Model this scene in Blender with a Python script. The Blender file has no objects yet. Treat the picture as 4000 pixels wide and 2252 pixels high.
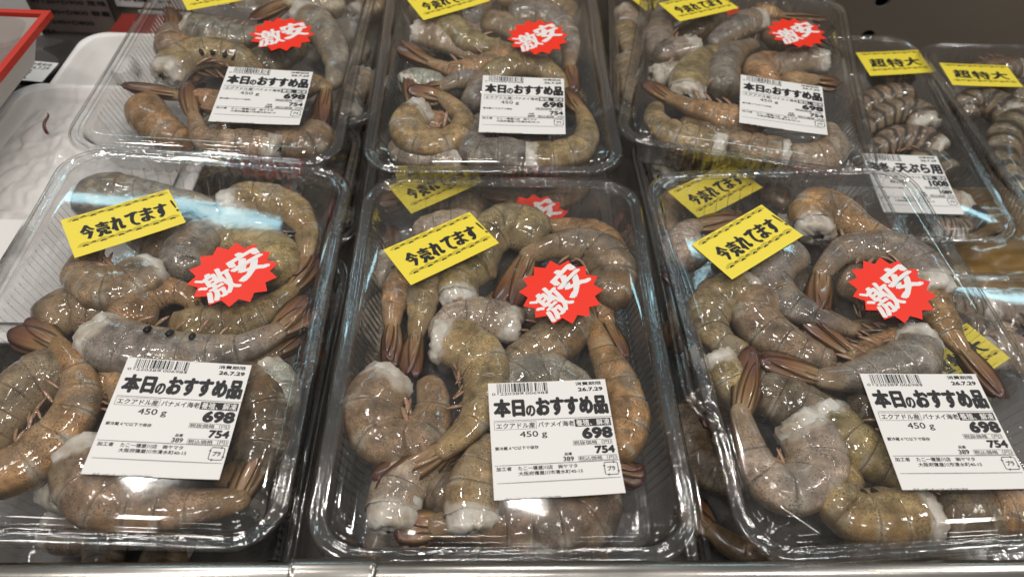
import bpy, bmesh, math, random
import numpy as np
from mathutils import Matrix, Vector, noise

# ------------------------------------------------------------------ camera, light, exposure
scene = bpy.context.scene
MM = 0.001
cam_d = bpy.data.cameras.new('camera')
cam = bpy.data.objects.new('camera', cam_d)
scene.collection.objects.link(cam)
scene.camera = cam
cam_d.sensor_width = 36.0
cam_d.lens = 25.99
cam_d.clip_start = 0.01
cam_d.clip_end = 20.0
_r, _u, _b = (0.99886, 0.0365, 0.03087), (-0.0478, 0.76267, 0.64502), (0.0, -0.64576, 0.76354)
cam.matrix_world = Matrix(((_r[0], _u[0], _b[0], 0.0), (_r[1], _u[1], _b[1], 0.0), (_r[2], _u[2], _b[2], 0.48), (0, 0, 0, 1)))
cam_d.dof.use_dof = True
cam_d.dof.focus_distance = 0.42
cam_d.dof.aperture_fstop = 9.0

world = bpy.data.worlds.new('World')
scene.world = world
world.use_nodes = True
# a shop interior's fill light: pale ceiling above, darker floor and aisles below
_nt = world.node_tree
_tc = _nt.nodes.new('ShaderNodeTexCoord')
_sx = _nt.nodes.new('ShaderNodeSeparateXYZ')
_cr = _nt.nodes.new('ShaderNodeValToRGB')
_nt.links.new(_tc.outputs['Generated'], _sx.inputs[0])
_nt.links.new(_sx.outputs['Z'], _cr.inputs[0])
_cr.color_ramp.elements[0].position = 0.05
_cr.color_ramp.elements[0].color = (0.12, 0.112, 0.105, 1)
_cr.color_ramp.elements[1].position = 0.75
_cr.color_ramp.elements[1].color = (0.22, 0.215, 0.207, 1)
_nt.links.new(_cr.outputs[0], _nt.nodes['Background'].inputs[0])
_nt.nodes['Background'].inputs[1].default_value = 1.0

vs = scene.view_settings
vs.view_transform = 'Standard'
vs.look = 'None'
vs.exposure = 0.0
vs.gamma = 1.0
vs.use_curve_mapping = False


def lamp(name, loc, target, sx, sy, watts, color, shape='RECTANGLE'):
    d = bpy.data.lights.new(name, 'AREA')
    d.shape = shape
    d.size = sx
    if shape in ('RECTANGLE', 'ELLIPSE'):
        d.size_y = sy
    d.energy = watts
    d.color = color
    o = bpy.data.objects.new(name, d)
    scene.collection.objects.link(o)
    o.location = loc
    v = Vector(target) - Vector(loc)
    o.rotation_euler = v.to_track_quat('-Z', 'Y').to_euler()
    return o


COOL = (0.50, 0.88, 1.0)
WARM = (1.0, 0.955, 0.89)
# the case's own lighting tubes under the canopy, above the back of the shelf
lamp('case_tube', (-0.50, 0.825, 0.68), (-0.50, 0.33, 0.15), 0.44, 0.020, 0.33, COOL)
lamp('case_tube', (0.32, 0.80, 0.68), (0.32, 0.33, 0.15), 0.20, 0.020, 0.18, COOL)
lamp('case_tube', (0.84, 0.925, 0.68), (0.60, 0.33, 0.15), 0.30, 0.020, 0.27, COOL)
# shop ceiling lamps, with side and rear ones added for glints and fill
for lx, ly, lz, w in ((-0.60, 0.76, 1.48, 2.0), (0.05, 0.80, 1.48, 2.0), (1.25, 0.80, 1.48, 2.2),
                      (-0.75, -0.05, 1.60, 3.0), (-0.05, -0.15, 1.60, 3.4), (0.70, -0.05, 1.60, 3.0),
                      (-0.55, 0.28, 1.55, 2.1), (1.05, 0.35, 1.50, 2.4), (-0.40, -0.75, 1.60, 2.4), (0.35, -0.75, 1.60, 2.4)):
    far = ly > 0.5
    w *= 1.05
    lamp('ceiling_and_fill_lamp', (lx, ly, lz), (0, 0.3, 0.15), 0.075 if far else 0.18, 0.03 if far else 0.08, w, WARM)
scene.cycles.max_bounces = 10
scene.cycles.diffuse_bounces = 3
scene.cycles.glossy_bounces = 4
scene.cycles.transmission_bounces = 4
scene.cycles.transparent_max_bounces = 40
scene.cycles.caustics_reflective = False
scene.cycles.caustics_refractive = False
scene.cycles.sample_clamp_indirect = 6.0
scene.cycles.use_denoising = True

# ------------------------------------------------------------------ helpers
col = scene.collection


def tag(o, label=None, cat=None, group=None, kind=None):
    if label: o['label'] = label
    if cat: o['category'] = cat
    if group: o['group'] = group
    if kind: o['kind'] = kind
    return o


def empty(name, M=None):
    o = bpy.data.objects.new(name, None)
    o.empty_display_size = 0.01
    col.objects.link(o)
    if M is not None: o.matrix_world = M
    return o


def put(name, mesh, parent=None, M=None):
    o = bpy.data.objects.new(name, mesh)
    col.objects.link(o)
    if parent is not None: o.parent = parent
    if M is not None: o.matrix_local = M
    return o


def mk(name, V, F, mats, smooth=True, fmat=None, attrs=None):
    me = bpy.data.meshes.new(name)
    me.from_pydata([tuple(map(float, v)) for v in V], [], [tuple(map(int, f)) for f in F])
    for m in (mats if isinstance(mats, (list, tuple)) else [mats]): me.materials.append(m)
    if smooth: me.polygons.foreach_set('use_smooth', [True] * len(me.polygons))
    if fmat is not None: me.polygons.foreach_set('material_index', fmat)
    for k, a in (attrs or {}).items():
        at = me.attributes.new(k, 'FLOAT', 'POINT')
        at.data.foreach_set('value', np.asarray(a, dtype=np.float32))
    me.update()
    return me


class MB:
    def __init__(s): s.V = []; s.F = []; s.M = []
    def add(s, V, F, m=0):
        b = len(s.V); s.V += [tuple(v) for v in V]; s.F += [tuple(i + b for i in f) for f in F]; s.M += [m] * len(F)
    def box(s, x0, x1, y0, y1, z0, z1, m=0):
        s.add([(x0, y0, z0), (x1, y0, z0), (x1, y1, z0), (x0, y1, z0), (x0, y0, z1), (x1, y0, z1), (x1, y1, z1), (x0, y1, z1)],
              [(0, 3, 2, 1), (4, 5, 6, 7), (0, 1, 5, 4), (1, 2, 6, 5), (2, 3, 7, 6), (3, 0, 4, 7)], m)
    def rect(s, x0, x1, y0, y1, z, m=0):
        s.add([(x0, y0, z), (x1, y0, z), (x1, y1, z), (x0, y1, z)], [(0, 1, 2, 3)], m)
    def mesh(s, name, mats, smooth=False): return mk(name, s.V, s.F, mats, smooth, s.M)


# ------------------------------------------------------------------ materials
def new_mat(name):
    m = bpy.data.materials.new(name)
    m.use_nodes = True
    nt = m.node_tree
    nt.nodes.clear()
    out = nt.nodes.new('ShaderNodeOutputMaterial')
    return m, nt, out


def N(nt, typ, **kw):
    n = nt.nodes.new(typ)
    for k, v in kw.items():
        if k.startswith('i_'):
            n.inputs[k[2:].replace('_', ' ')].default_value = v
        else: setattr(n, k, v)
    return n


def simple(name, color, rough=0.5, metal=0.0, bump=0.0, bscale=200.0, var=0.0, vscale=30.0, coat=0.0, spec=0.5, rvar=0.0):
    m, nt, out = new_mat(name)
    b = N(nt, 'ShaderNodeBsdfPrincipled')
    b.inputs['Base Color'].default_value = (*color, 1)
    b.inputs['Roughness'].default_value = rough
    b.inputs['Metallic'].default_value = metal
    b.inputs['Coat Weight'].default_value = coat
    b.inputs['Specular IOR Level'].default_value = spec
    tc = N(nt, 'ShaderNodeTexCoord')
    if var or rvar:
        nz = N(nt, 'ShaderNodeTexNoise'); nz.inputs['Scale'].default_value = vscale; nz.inputs['Detail'].default_value = 4
        nt.links.new(tc.outputs['Object'], nz.inputs['Vector'])
        if var:
            mx = N(nt, 'ShaderNodeMix', data_type='RGBA')
            mx.inputs['A'].default_value = (*[c * (1 - var) for c in color], 1)
            mx.inputs['B'].default_value = (*[min(1, c * (1 + var)) for c in color], 1)
            nt.links.new(nz.outputs['Fac'], mx.inputs['Factor'])
            nt.links.new(mx.outputs['Result'], b.inputs['Base Color'])
        if rvar:
            mr = N(nt, 'ShaderNodeMapRange'); mr.inputs['To Min'].default_value = max(0, rough - rvar); mr.inputs['To Max'].default_value = rough + rvar
            nt.links.new(nz.outputs['Fac'], mr.inputs['Value']); nt.links.new(mr.outputs['Result'], b.inputs['Roughness'])
    if bump:
        n2 = N(nt, 'ShaderNodeTexNoise'); n2.inputs['Scale'].default_value = bscale; n2.inputs['Detail'].default_value = 3
        nt.links.new(tc.outputs['Object'], n2.inputs['Vector'])
        bp = N(nt, 'ShaderNodeBump'); bp.inputs['Strength'].default_value = bump; bp.inputs['Distance'].default_value = 0.001
        nt.links.new(n2.outputs['Fac'], bp.inputs['Height']); nt.links.new(bp.outputs['Normal'], b.inputs['Normal'])
    nt.links.new(b.outputs[0], out.inputs[0])
    return m


def clear_plastic(name, gain=1.9, tint=0.965, edge=0.55, bump=0.12, bscale=260.0, rough=0.035, haze=0.0, floor_haze=0.0):
    """thin clear sheet: what is not mirrored passes straight through, absorbed more along slanting paths"""
    m, nt, out = new_mat(name)
    L = nt.links
    tc = N(nt, 'ShaderNodeTexCoord')
    nz = N(nt, 'ShaderNodeTexNoise'); nz.inputs['Scale'].default_value = bscale; nz.inputs['Detail'].default_value = 3
    L.new(tc.outputs['Object'], nz.inputs['Vector'])
    bp = N(nt, 'ShaderNodeBump'); bp.inputs['Strength'].default_value = bump; bp.inputs['Distance'].default_value = 0.0006
    L.new(nz.outputs['Fac'], bp.inputs['Height'])
    # Schlick reflectance of a sheet, the same from either side
    lf = N(nt, 'ShaderNodeLayerWeight'); lf.inputs['Blend'].default_value = 0.5
    L.new(bp.outputs['Normal'], lf.inputs['Normal'])
    p5 = N(nt, 'ShaderNodeMath', operation='POWER'); p5.inputs[1].default_value = 5.0
    L.new(lf.outputs['Facing'], p5.inputs[0])
    fr = N(nt, 'ShaderNodeMath', operation='MULTIPLY_ADD'); fr.inputs[1].default_value = 0.96; fr.inputs[2].default_value = 0.04
    L.new(p5.outputs[0], fr.inputs[0])
    g = N(nt, 'ShaderNodeMath', operation='MULTIPLY', use_clamp=True); g.inputs[1].default_value = gain
    L.new(fr.outputs[0], g.inputs[0])
    lw = N(nt, 'ShaderNodeLayerWeight'); lw.inputs['Blend'].default_value = 0.5
    pw = N(nt, 'ShaderNodeMath', operation='POWER'); pw.inputs[1].default_value = 3.0
    L.new(lw.outputs['Facing'], pw.inputs[0])
    mx = N(nt, 'ShaderNodeMix', data_type='RGBA')
    mx.inputs['A'].default_value = (tint, tint, tint, 1); mx.inputs['B'].default_value = (edge, edge * 0.99, edge * 0.96, 1)
    L.new(pw.outputs[0], mx.inputs['Factor'])
    tr = N(nt, 'ShaderNodeBsdfTransparent'); L.new(mx.outputs['Result'], tr.inputs[0])
    base = tr
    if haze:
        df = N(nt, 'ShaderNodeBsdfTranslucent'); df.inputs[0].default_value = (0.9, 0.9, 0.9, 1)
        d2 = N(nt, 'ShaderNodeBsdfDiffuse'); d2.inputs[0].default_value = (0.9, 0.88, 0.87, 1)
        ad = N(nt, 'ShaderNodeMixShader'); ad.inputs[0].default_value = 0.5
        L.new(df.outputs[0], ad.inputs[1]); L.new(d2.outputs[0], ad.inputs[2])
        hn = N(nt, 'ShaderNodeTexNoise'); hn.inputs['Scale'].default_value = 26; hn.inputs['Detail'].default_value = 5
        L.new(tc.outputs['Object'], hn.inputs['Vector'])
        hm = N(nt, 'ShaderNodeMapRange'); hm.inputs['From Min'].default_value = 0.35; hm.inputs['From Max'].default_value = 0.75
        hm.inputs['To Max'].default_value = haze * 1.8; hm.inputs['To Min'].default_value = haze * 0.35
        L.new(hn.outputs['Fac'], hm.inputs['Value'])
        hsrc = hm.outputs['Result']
        if floor_haze:     # milky haze painted in for pale reflections on the tray floor
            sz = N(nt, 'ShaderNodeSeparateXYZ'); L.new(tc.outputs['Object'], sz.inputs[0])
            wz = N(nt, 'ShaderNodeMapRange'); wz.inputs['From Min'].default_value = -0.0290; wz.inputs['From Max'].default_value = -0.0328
            wz.inputs['To Min'].default_value = 0.0; wz.inputs['To Max'].default_value = floor_haze
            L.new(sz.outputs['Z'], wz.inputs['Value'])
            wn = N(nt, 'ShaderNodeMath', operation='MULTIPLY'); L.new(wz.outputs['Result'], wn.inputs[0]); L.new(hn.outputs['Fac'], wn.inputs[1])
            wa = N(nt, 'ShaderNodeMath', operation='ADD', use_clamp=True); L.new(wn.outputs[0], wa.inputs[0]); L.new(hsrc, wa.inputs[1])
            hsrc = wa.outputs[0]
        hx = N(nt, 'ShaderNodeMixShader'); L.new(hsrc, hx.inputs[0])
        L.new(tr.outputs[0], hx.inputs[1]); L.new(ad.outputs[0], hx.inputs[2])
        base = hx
    gl = N(nt, 'ShaderNodeBsdfGlossy'); gl.inputs['Roughness'].default_value = rough
    L.new(bp.outputs['Normal'], gl.inputs['Normal'])
    ms = N(nt, 'ShaderNodeMixShader')
    L.new(g.outputs[0], ms.inputs[0]); L.new(base.outputs[0], ms.inputs[1]); L.new(gl.outputs[0], ms.inputs[2])
    L.new(ms.outputs[0], out.inputs[0])
    return m


def shell_mat(name, tiger=False):
    m, nt, out = new_mat(name)
    L = nt.links
    tc = N(nt, 'ShaderNodeTexCoord')
    oi = N(nt, 'ShaderNodeObjectInfo')
    sh = N(nt, 'ShaderNodeVectorMath', operation='ADD')
    rs = N(nt, 'ShaderNodeVectorMath', operation='SCALE'); rs.inputs[0].default_value = (3.1, 1.7, 2.3)
    L.new(oi.outputs['Random'], rs.inputs['Scale']); L.new(tc.outputs['Object'], sh.inputs[0]); L.new(rs.outputs[0], sh.inputs[1])
    at = {k: N(nt, 'ShaderNodeAttribute', attribute_name=k) for k in ('seg', 'dors', 'along')}
    # blotches of lighter and darker shell
    nz = N(nt, 'ShaderNodeTexNoise'); nz.inputs['Scale'].default_value = 75; nz.inputs['Detail'].default_value = 5
    L.new(sh.outputs[0], nz.inputs['Vector'])
    hs = N(nt, 'ShaderNodeHueSaturation')
    L.new(oi.outputs['Color'], hs.inputs['Color'])
    mv = N(nt, 'ShaderNodeMapRange'); mv.inputs['From Min'].default_value = 0.3; mv.inputs['From Max'].default_value = 0.7
    mv.inputs['To Min'].default_value = 0.45; mv.inputs['To Max'].default_value = 1.55
    L.new(nz.outputs['Fac'], mv.inputs['Value']); L.new(mv.outputs['Result'], hs.inputs['Value'])
    cur = hs.outputs['Color']

    def mix(cur, color, fac, blend='MIX'):
        x = N(nt, 'ShaderNodeMix', data_type='RGBA', blend_type=blend)
        L.new(fac, x.inputs['Factor']); L.new(cur, x.inputs['A']); x.inputs['B'].default_value = (*color, 1)
        return x.outputs['Result']

    def rng(src, a, b, c, d):
        r = N(nt, 'ShaderNodeMapRange'); r.interpolation_type = 'SMOOTHSTEP'
        for k, v in zip(('From Min', 'From Max', 'To Min', 'To Max'), (a, b, c, d)): r.inputs[k].default_value = v
        L.new(src, r.inputs['Value']); return r.outputs['Result']
    # fine mottling
    n5 = N(nt, 'ShaderNodeTexNoise'); n5.inputs['Scale'].default_value = 260; n5.inputs['Detail'].default_value = 6; n5.inputs['Roughness'].default_value = 0.7
    L.new(sh.outputs[0], n5.inputs['Vector'])
    h5 = N(nt, 'ShaderNodeHueSaturation'); L.new(cur, h5.inputs['Color'])
    m5 = N(nt, 'ShaderNodeMapRange'); m5.inputs['From Min'].default_value = 0.35; m5.inputs['From Max'].default_value = 0.65; m5.inputs['To Min'].default_value = 0.60; m5.inputs['To Max'].default_value = 1.40
    L.new(n5.outputs['Fac'], m5.inputs['Value']); L.new(m5.outputs['Result'], h5.inputs['Value'])
    cur = h5.outputs['Color']
    # greenish / bluish patches
    n2 = N(nt, 'ShaderNodeTexNoise'); n2.inputs['Scale'].default_value = 42; L.new(sh.outputs[0], n2.inputs['Vector']); n2.inputs['Detail'].default_value = 3
    cur = mix(cur, (0.19, 0.175, 0.15) if not tiger else (0.1, 0.09, 0.07), rng(n2.outputs['Fac'], 0.52, 0.72, 0, 0.55))
    cur = mix(cur, (0.27, 0.145, 0.05), rng(n2.outputs['Fac'], 0.46, 0.30, 0, 0.45))
    # plate borders: pale rear rim with a thin dark line, tail section warmer
    n4 = N(nt, 'ShaderNodeTexNoise'); n4.inputs['Scale'].default_value = 58; n4.inputs['Detail'].default_value = 2; L.new(sh.outputs[0], n4.inputs['Vector'])
    def mul(a, b):
        x = N(nt, 'ShaderNodeMath', operation='MULTIPLY'); L.new(a, x.inputs[0]); L.new(b, x.inputs[1]); return x.outputs[0]
    # pale meat showing through thin shell, most of all at the joints along the back
    cur = mix(cur, (0.38, 0.30, 0.19), rng(n4.outputs['Fac'], 0.54, 0.76, 0, 0.6))
    pp = N(nt, 'ShaderNodeMath', operation='PINGPONG'); pp.inputs[1].default_value = 0.5; L.new(at['seg'].outputs['Fac'], pp.inputs[0])
    cur = mix(cur, (0.44, 0.39, 0.31), mul(mul(rng(pp.outputs[0], 0.20, 0.03, 0, 0.85), rng(at['dors'].outputs['Fac'], 0.35, 0.8, 0.05, 1)), rng(nz.outputs['Fac'], 0.35, 0.6, 0.1, 1)))
    cur = mix(cur, (0.10, 0.065, 0.03), mul(rng(at['seg'].outputs['Fac'], 0.05, 0.0, 0, 0.6), rng(n4.outputs['Fac'], 0.44, 0.62, 0.0, 0.9)))
    cur = mix(cur, (0.32, 0.19, 0.08), rng(at['along'].outputs['Fac'], 0.78, 1.0, 0, 0.55))
    cur = mix(cur, (0.34, 0.25, 0.15), rng(at['dors'].outputs['Fac'], -0.35, -0.85, 0, 0.5))
    cur = mix(cur, (0.13, 0.085, 0.045), rng(at['dors'].outputs['Fac'], 0.90, 0.995, 0, 0.6))
    if tiger:
        wa = N(nt, 'ShaderNodeMath', operation='MULTIPLY_ADD'); wa.inputs[1].default_value = 0.7; L.new(nz.outputs['Fac'], wa.inputs[0]); L.new(at['seg'].outputs['Fac'], wa.inputs[2])
        wb = N(nt, 'ShaderNodeMath', operation='SUBTRACT'); wb.inputs[1].default_value = 0.35; L.new(wa.outputs[0], wb.inputs[0])
        w = N(nt, 'ShaderNodeMath', operation='PINGPONG'); w.inputs[1].default_value = 0.5
        L.new(wb.outputs[0], w.inputs[0])
        cur = mix(cur, (0.03, 0.023, 0.02), rng(w.outputs[0], 0.24, 0.40, 0, 0.85))
    # pin-prick pigment dots
    vo = N(nt, 'ShaderNodeTexVoronoi'); vo.inputs['Scale'].default_value = 950; L.new(sh.outputs[0], vo.inputs['Vector'])
    n3 = N(nt, 'ShaderNodeTexNoise'); n3.inputs['Scale'].default_value = 130; L.new(sh.outputs[0], n3.inputs['Vector'])
    dm = N(nt, 'ShaderNodeMath', operation='MULTIPLY')
    L.new(rng(vo.outputs['Distance'], 0.45, 0.20, 0, 0.9), dm.inputs[0]); L.new(rng(n3.outputs['Fac'], 0.38, 0.6, 0.1, 1), dm.inputs[1])
    cur = mix(cur, (0.055, 0.043, 0.03), dm.outputs[0])
    # shell thins to bare meat at the cut end
    en = N(nt, 'ShaderNodeMath', operation='MULTIPLY_ADD'); en.inputs[1].default_value = 0.16; L.new(n3.outputs['Fac'], en.inputs[0]); L.new(at['along'].outputs['Fac'], en.inputs[2])
    cur = mix(cur, (0.55, 0.49, 0.41), rng(en.outputs[0], 0.17, 0.12, 0, 0.8))
    b = N(nt, 'ShaderNodeBsdfPrincipled')
    L.new(cur, b.inputs['Base Color'])
    b.inputs['Roughness'].default_value = 0.45
    b.inputs['Specular IOR Level'].default_value = 0.15
    b.inputs['Subsurface Weight'].default_value = 0.12
    b.inputs['Subsurface Radius'].default_value = (1.0, 0.55, 0.28)
    b.inputs['Subsurface Scale'].default_value = 0.004
    b.inputs['Coat Weight'].default_value = 1.0
    b.inputs['Coat Roughness'].default_value = 0.06
    b.inputs['Coat IOR'].default_value = 1.5
    bn = N(nt, 'ShaderNodeTexNoise'); bn.inputs['Scale'].default_value = 190; bn.inputs['Detail'].default_value = 4; bn.inputs['Roughness'].default_value = 0.6
    L.new(sh.outputs[0], bn.inputs['Vector'])
    bn.inputs['Distortion'].default_value = 0.6
    bq = N(nt, 'ShaderNodeTexNoise', noise_type='RIDGED_MULTIFRACTAL'); bq.inputs['Scale'].default_value = 120; bq.inputs['Detail'].default_value = 4
    L.new(sh.outputs[0], bq.inputs['Vector'])
    ba = N(nt, 'ShaderNodeMath', operation='MULTIPLY_ADD'); ba.inputs[1].default_value = 0.22
    L.new(bq.outputs['Fac'], ba.inputs[0]); L.new(bn.outputs['Fac'], ba.inputs[2])
    bp = N(nt, 'ShaderNodeBump'); bp.inputs['Strength'].default_value = 0.5; bp.inputs['Distance'].default_value = 0.0010
    L.new(ba.outputs[0], bp.inputs['Height'])
    # crumpled wet film: small facets in patches
    bc = N(nt, 'ShaderNodeTexNoise'); bc.inputs['Scale'].default_value = 270; bc.inputs['Detail'].default_value = 2; L.new(sh.outputs[0], bc.inputs['Vector'])
    bm_ = mul(bc.outputs['Fac'], rng(n2.outputs['Fac'], 0.40, 0.58, 0.25, 1))
    b2 = N(nt, 'ShaderNodeBump'); b2.inputs['Strength'].default_value = 1.0; b2.inputs['Distance'].default_value = 0.00030
    L.new(bm_, b2.inputs['Height'])
    L.new(bp.outputs['Normal'], b.inputs['Normal']); L.new(b2.outputs['Normal'], b.inputs['Coat Normal'])
    L.new(b.outputs[0], out.inputs[0])
    return m


def flesh_mat():
    m, nt, out = new_mat('shrimp_flesh')
    L = nt.links
    tc = N(nt, 'ShaderNodeTexCoord')
    nz = N(nt, 'ShaderNodeTexNoise'); nz.inputs['Scale'].default_value = 90; nz.inputs['Detail'].default_value = 4
    L.new(tc.outputs['Object'], nz.inputs['Vector'])
    mx = N(nt, 'ShaderNodeMix', data_type='RGBA')
    mx.inputs['A'].default_value = (0.42, 0.35, 0.27, 1); mx.inputs['B'].default_value = (0.70, 0.66, 0.60, 1)
    mr = N(nt, 'ShaderNodeMapRange'); mr.inputs['From Min'].default_value = 0.32; mr.inputs['From Max'].default_value = 0.60
    L.new(nz.outputs['Fac'], mr.inputs['Value']); L.new(mr.outputs['Result'], mx.inputs['Factor'])
    b = N(nt, 'ShaderNodeBsdfPrincipled')
    L.new(mx.outputs['Result'], b.inputs['Base Color'])
    b.inputs['Roughness'].default_value = 0.4
    b.inputs['Specular IOR Level'].default_value = 0.2
    b.inputs['Subsurface Weight'].default_value = 0.85
    b.inputs['Subsurface Radius'].default_value = (1.0, 0.8, 0.65)
    b.inputs['Subsurface Scale'].default_value = 0.005
    b.inputs['Coat Weight'].default_value = 1.0; b.inputs['Coat Roughness'].default_value = 0.06
    n2 = N(nt, 'ShaderNodeTexNoise'); n2.inputs['Scale'].default_value = 170; n2.inputs['Detail'].default_value = 2
    L.new(tc.outputs['Object'], n2.inputs['Vector'])
    bp = N(nt, 'ShaderNodeBump'); bp.inputs['Strength'].default_value = 0.35; bp.inputs['Distance'].default_value = 0.001
    L.new(n2.outputs['Fac'], bp.inputs['Height']); L.new(bp.outputs['Normal'], b.inputs['Normal'])
    L.new(b.outputs[0], out.inputs[0])
    return m


def tail_mat(name, base, mid, tip):
    m, nt, out = new_mat(name)
    L = nt.links
    a = N(nt, 'ShaderNodeAttribute', attribute_name='along')
    tc = N(nt, 'ShaderNodeTexCoord')
    nz = N(nt, 'ShaderNodeTexNoise'); nz.inputs['Scale'].default_value = 160; nz.inputs['Detail'].default_value = 3
    L.new(tc.outputs['Object'], nz.inputs['Vector'])
    ad = N(nt, 'ShaderNodeMath', operation='MULTIPLY_ADD'); ad.inputs[1].default_value = 0.35; ad.inputs[2].default_value = -0.17
    L.new(nz.outputs['Fac'], ad.inputs[0])
    sm = N(nt, 'ShaderNodeMath', operation='ADD'); L.new(a.outputs['Fac'], sm.inputs[0]); L.new(ad.outputs[0], sm.inputs[1])
    cr = N(nt, 'ShaderNodeValToRGB')
    e = cr.color_ramp.elements
    e[0].position = 0.0; e[0].color = (*base, 1)
    e[1].position = 1.0; e[1].color = (*tip, 1)
    x = e.new(0.55); x.color = (*mid, 1)
    L.new(sm.outputs[0], cr.inputs[0])
    b = N(nt, 'ShaderNodeBsdfPrincipled')
    L.new(cr.outputs[0], b.inputs['Base Color'])
    b.inputs['Roughness'].default_value = 0.3
    b.inputs['Subsurface Weight'].default_value = 0.2
    b.inputs['Subsurface Radius'].default_value = (1, 0.5, 0.2); b.inputs['Subsurface Scale'].default_value = 0.002
    b.inputs['Coat Weight'].default_value = 0.8; b.inputs['Coat Roughness'].default_value = 0.08
    sp = N(nt, 'ShaderNodeSeparateXYZ'); L.new(tc.outputs['Object'], sp.inputs[0])
    wv = N(nt, 'ShaderNodeTexWave', bands_direction='Y'); wv.inputs['Scale'].default_value = 110; wv.inputs['Distortion'].default_value = 1.2; wv.inputs['Detail'].default_value = 2
    L.new(tc.outputs['Object'], wv.inputs['Vector'])
    ed = N(nt, 'ShaderNodeAttribute', attribute_name='edge')
    er = N(nt, 'ShaderNodeMapRange'); er.inputs['From Min'].default_value = 0.75; er.inputs['From Max'].default_value = 1.0; er.inputs['To Max'].default_value = 0.65
    L.new(ed.outputs['Fac'], er.inputs['Value'])
    mx = N(nt, 'ShaderNodeMix', data_type='RGBA'); mx.inputs['B'].default_value = (*[c * 0.35 for c in mid], 1)
    L.new(er.outputs['Result'], mx.inputs['Factor']); L.new(cr.outputs[0], mx.inputs['A'])
    m2 = N(nt, 'ShaderNodeMix', data_type='RGBA', blend_type='MULTIPLY'); m2.inputs['B'].default_value = (0.60, 0.52, 0.45, 1)
    wr = N(nt, 'ShaderNodeMapRange'); wr.inputs['From Min'].default_value = 0.35; wr.inputs['From Max'].default_value = 0.0; wr.inputs['To Max'].default_value = 0.18
    L.new(wv.outputs['Fac'], wr.inputs['Value'])
    L.new(wr.outputs['Result'], m2.inputs['Factor']); L.new(mx.outputs['Result'], m2.inputs['A']); L.new(m2.outputs['Result'], b.inputs['Base Color'])
    bp = N(nt, 'ShaderNodeBump'); bp.inputs['Strength'].default_value = 0.25; bp.inputs['Distance'].default_value = 0.0006
    L.new(wv.outputs['Fac'], bp.inputs['Height']); L.new(bp.outputs['Normal'], b.inputs['Normal'])
    L.new(b.outputs[0], out.inputs[0])
    return m


M = {
    'base': clear_plastic('tray_clear_plastic', gain=3.6, tint=0.985, edge=0.70, bump=0.8, bscale=210, rough=0.03, haze=0.032, floor_haze=0.30),  # haze lightens walls and floor in place of glints and reflections
    'lid': clear_plastic('lid_clear_plastic', gain=1.7, tint=0.985, edge=0.72, bump=0.13, bscale=38, rough=0.05, haze=0.004),
    'drop': clear_plastic('water_bead', gain=2.2, tint=0.97, edge=0.6, bump=0.0, rough=0.01),
    'film': clear_plastic('wrap_film', gain=1.6, tint=0.97, edge=0.7, bump=0.5, bscale=60, rough=0.05),
    'shell': shell_mat('shrimp_shell'), 'tiger': shell_mat('tiger_prawn_shell', True), 'flesh': flesh_mat(),
    'tail': tail_mat('tail_fan', (0.34, 0.22, 0.10), (0.22, 0.098, 0.035), (0.075, 0.022, 0.020)),
    'tail_dark': tail_mat('tail_fan_dark', (0.20, 0.16, 0.10), (0.06, 0.04, 0.03), (0.025, 0.018, 0.018)),
    'legs': tail_mat('swimmeret', (0.34, 0.24, 0.14), (0.36, 0.20, 0.12), (0.30, 0.13, 0.08)),
    'spot': simple('black_spot', (0.012, 0.011, 0.013), 0.45),
    'paper': simple('label_paper', (0.78, 0.76, 0.745), 0.45, bump=0.03, bscale=400),
    'ink': simple('black_ink', (0.012, 0.010, 0.012), 0.5),
    'yellow': simple('yellow_paper', (0.84, 0.68, 0.06), 0.4, bump=0.03, bscale=400),
    'gold': simple('olive_gold_print', (0.58, 0.46, 0.03), 0.45),
    'red': simple('red_foil_paper', (0.86, 0.032, 0.012), 0.4),
    'white': simple('white_print', (0.80, 0.77, 0.76), 0.5),
    'steel': simple('brushed_steel', (0.40, 0.385, 0.36), 0.22, metal=1.0, bump=0.06, bscale=60, rvar=0.1, vscale=20),
    'steel_wall': simple('dull_steel_wall', (0.42, 0.36, 0.30), 0.38, metal=0.75, bump=0.04, bscale=30, rvar=0.08, vscale=8),
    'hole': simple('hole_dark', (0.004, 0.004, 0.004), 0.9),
    'floor': simple('case_floor_steel', (0.12, 0.11, 0.10), 0.45, metal=0.3, var=0.3, vscale=12),
    'foam': simple('white_foam', (0.86, 0.82, 0.80), 0.55, bump=0.10, bscale=500, var=0.03),
}
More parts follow.
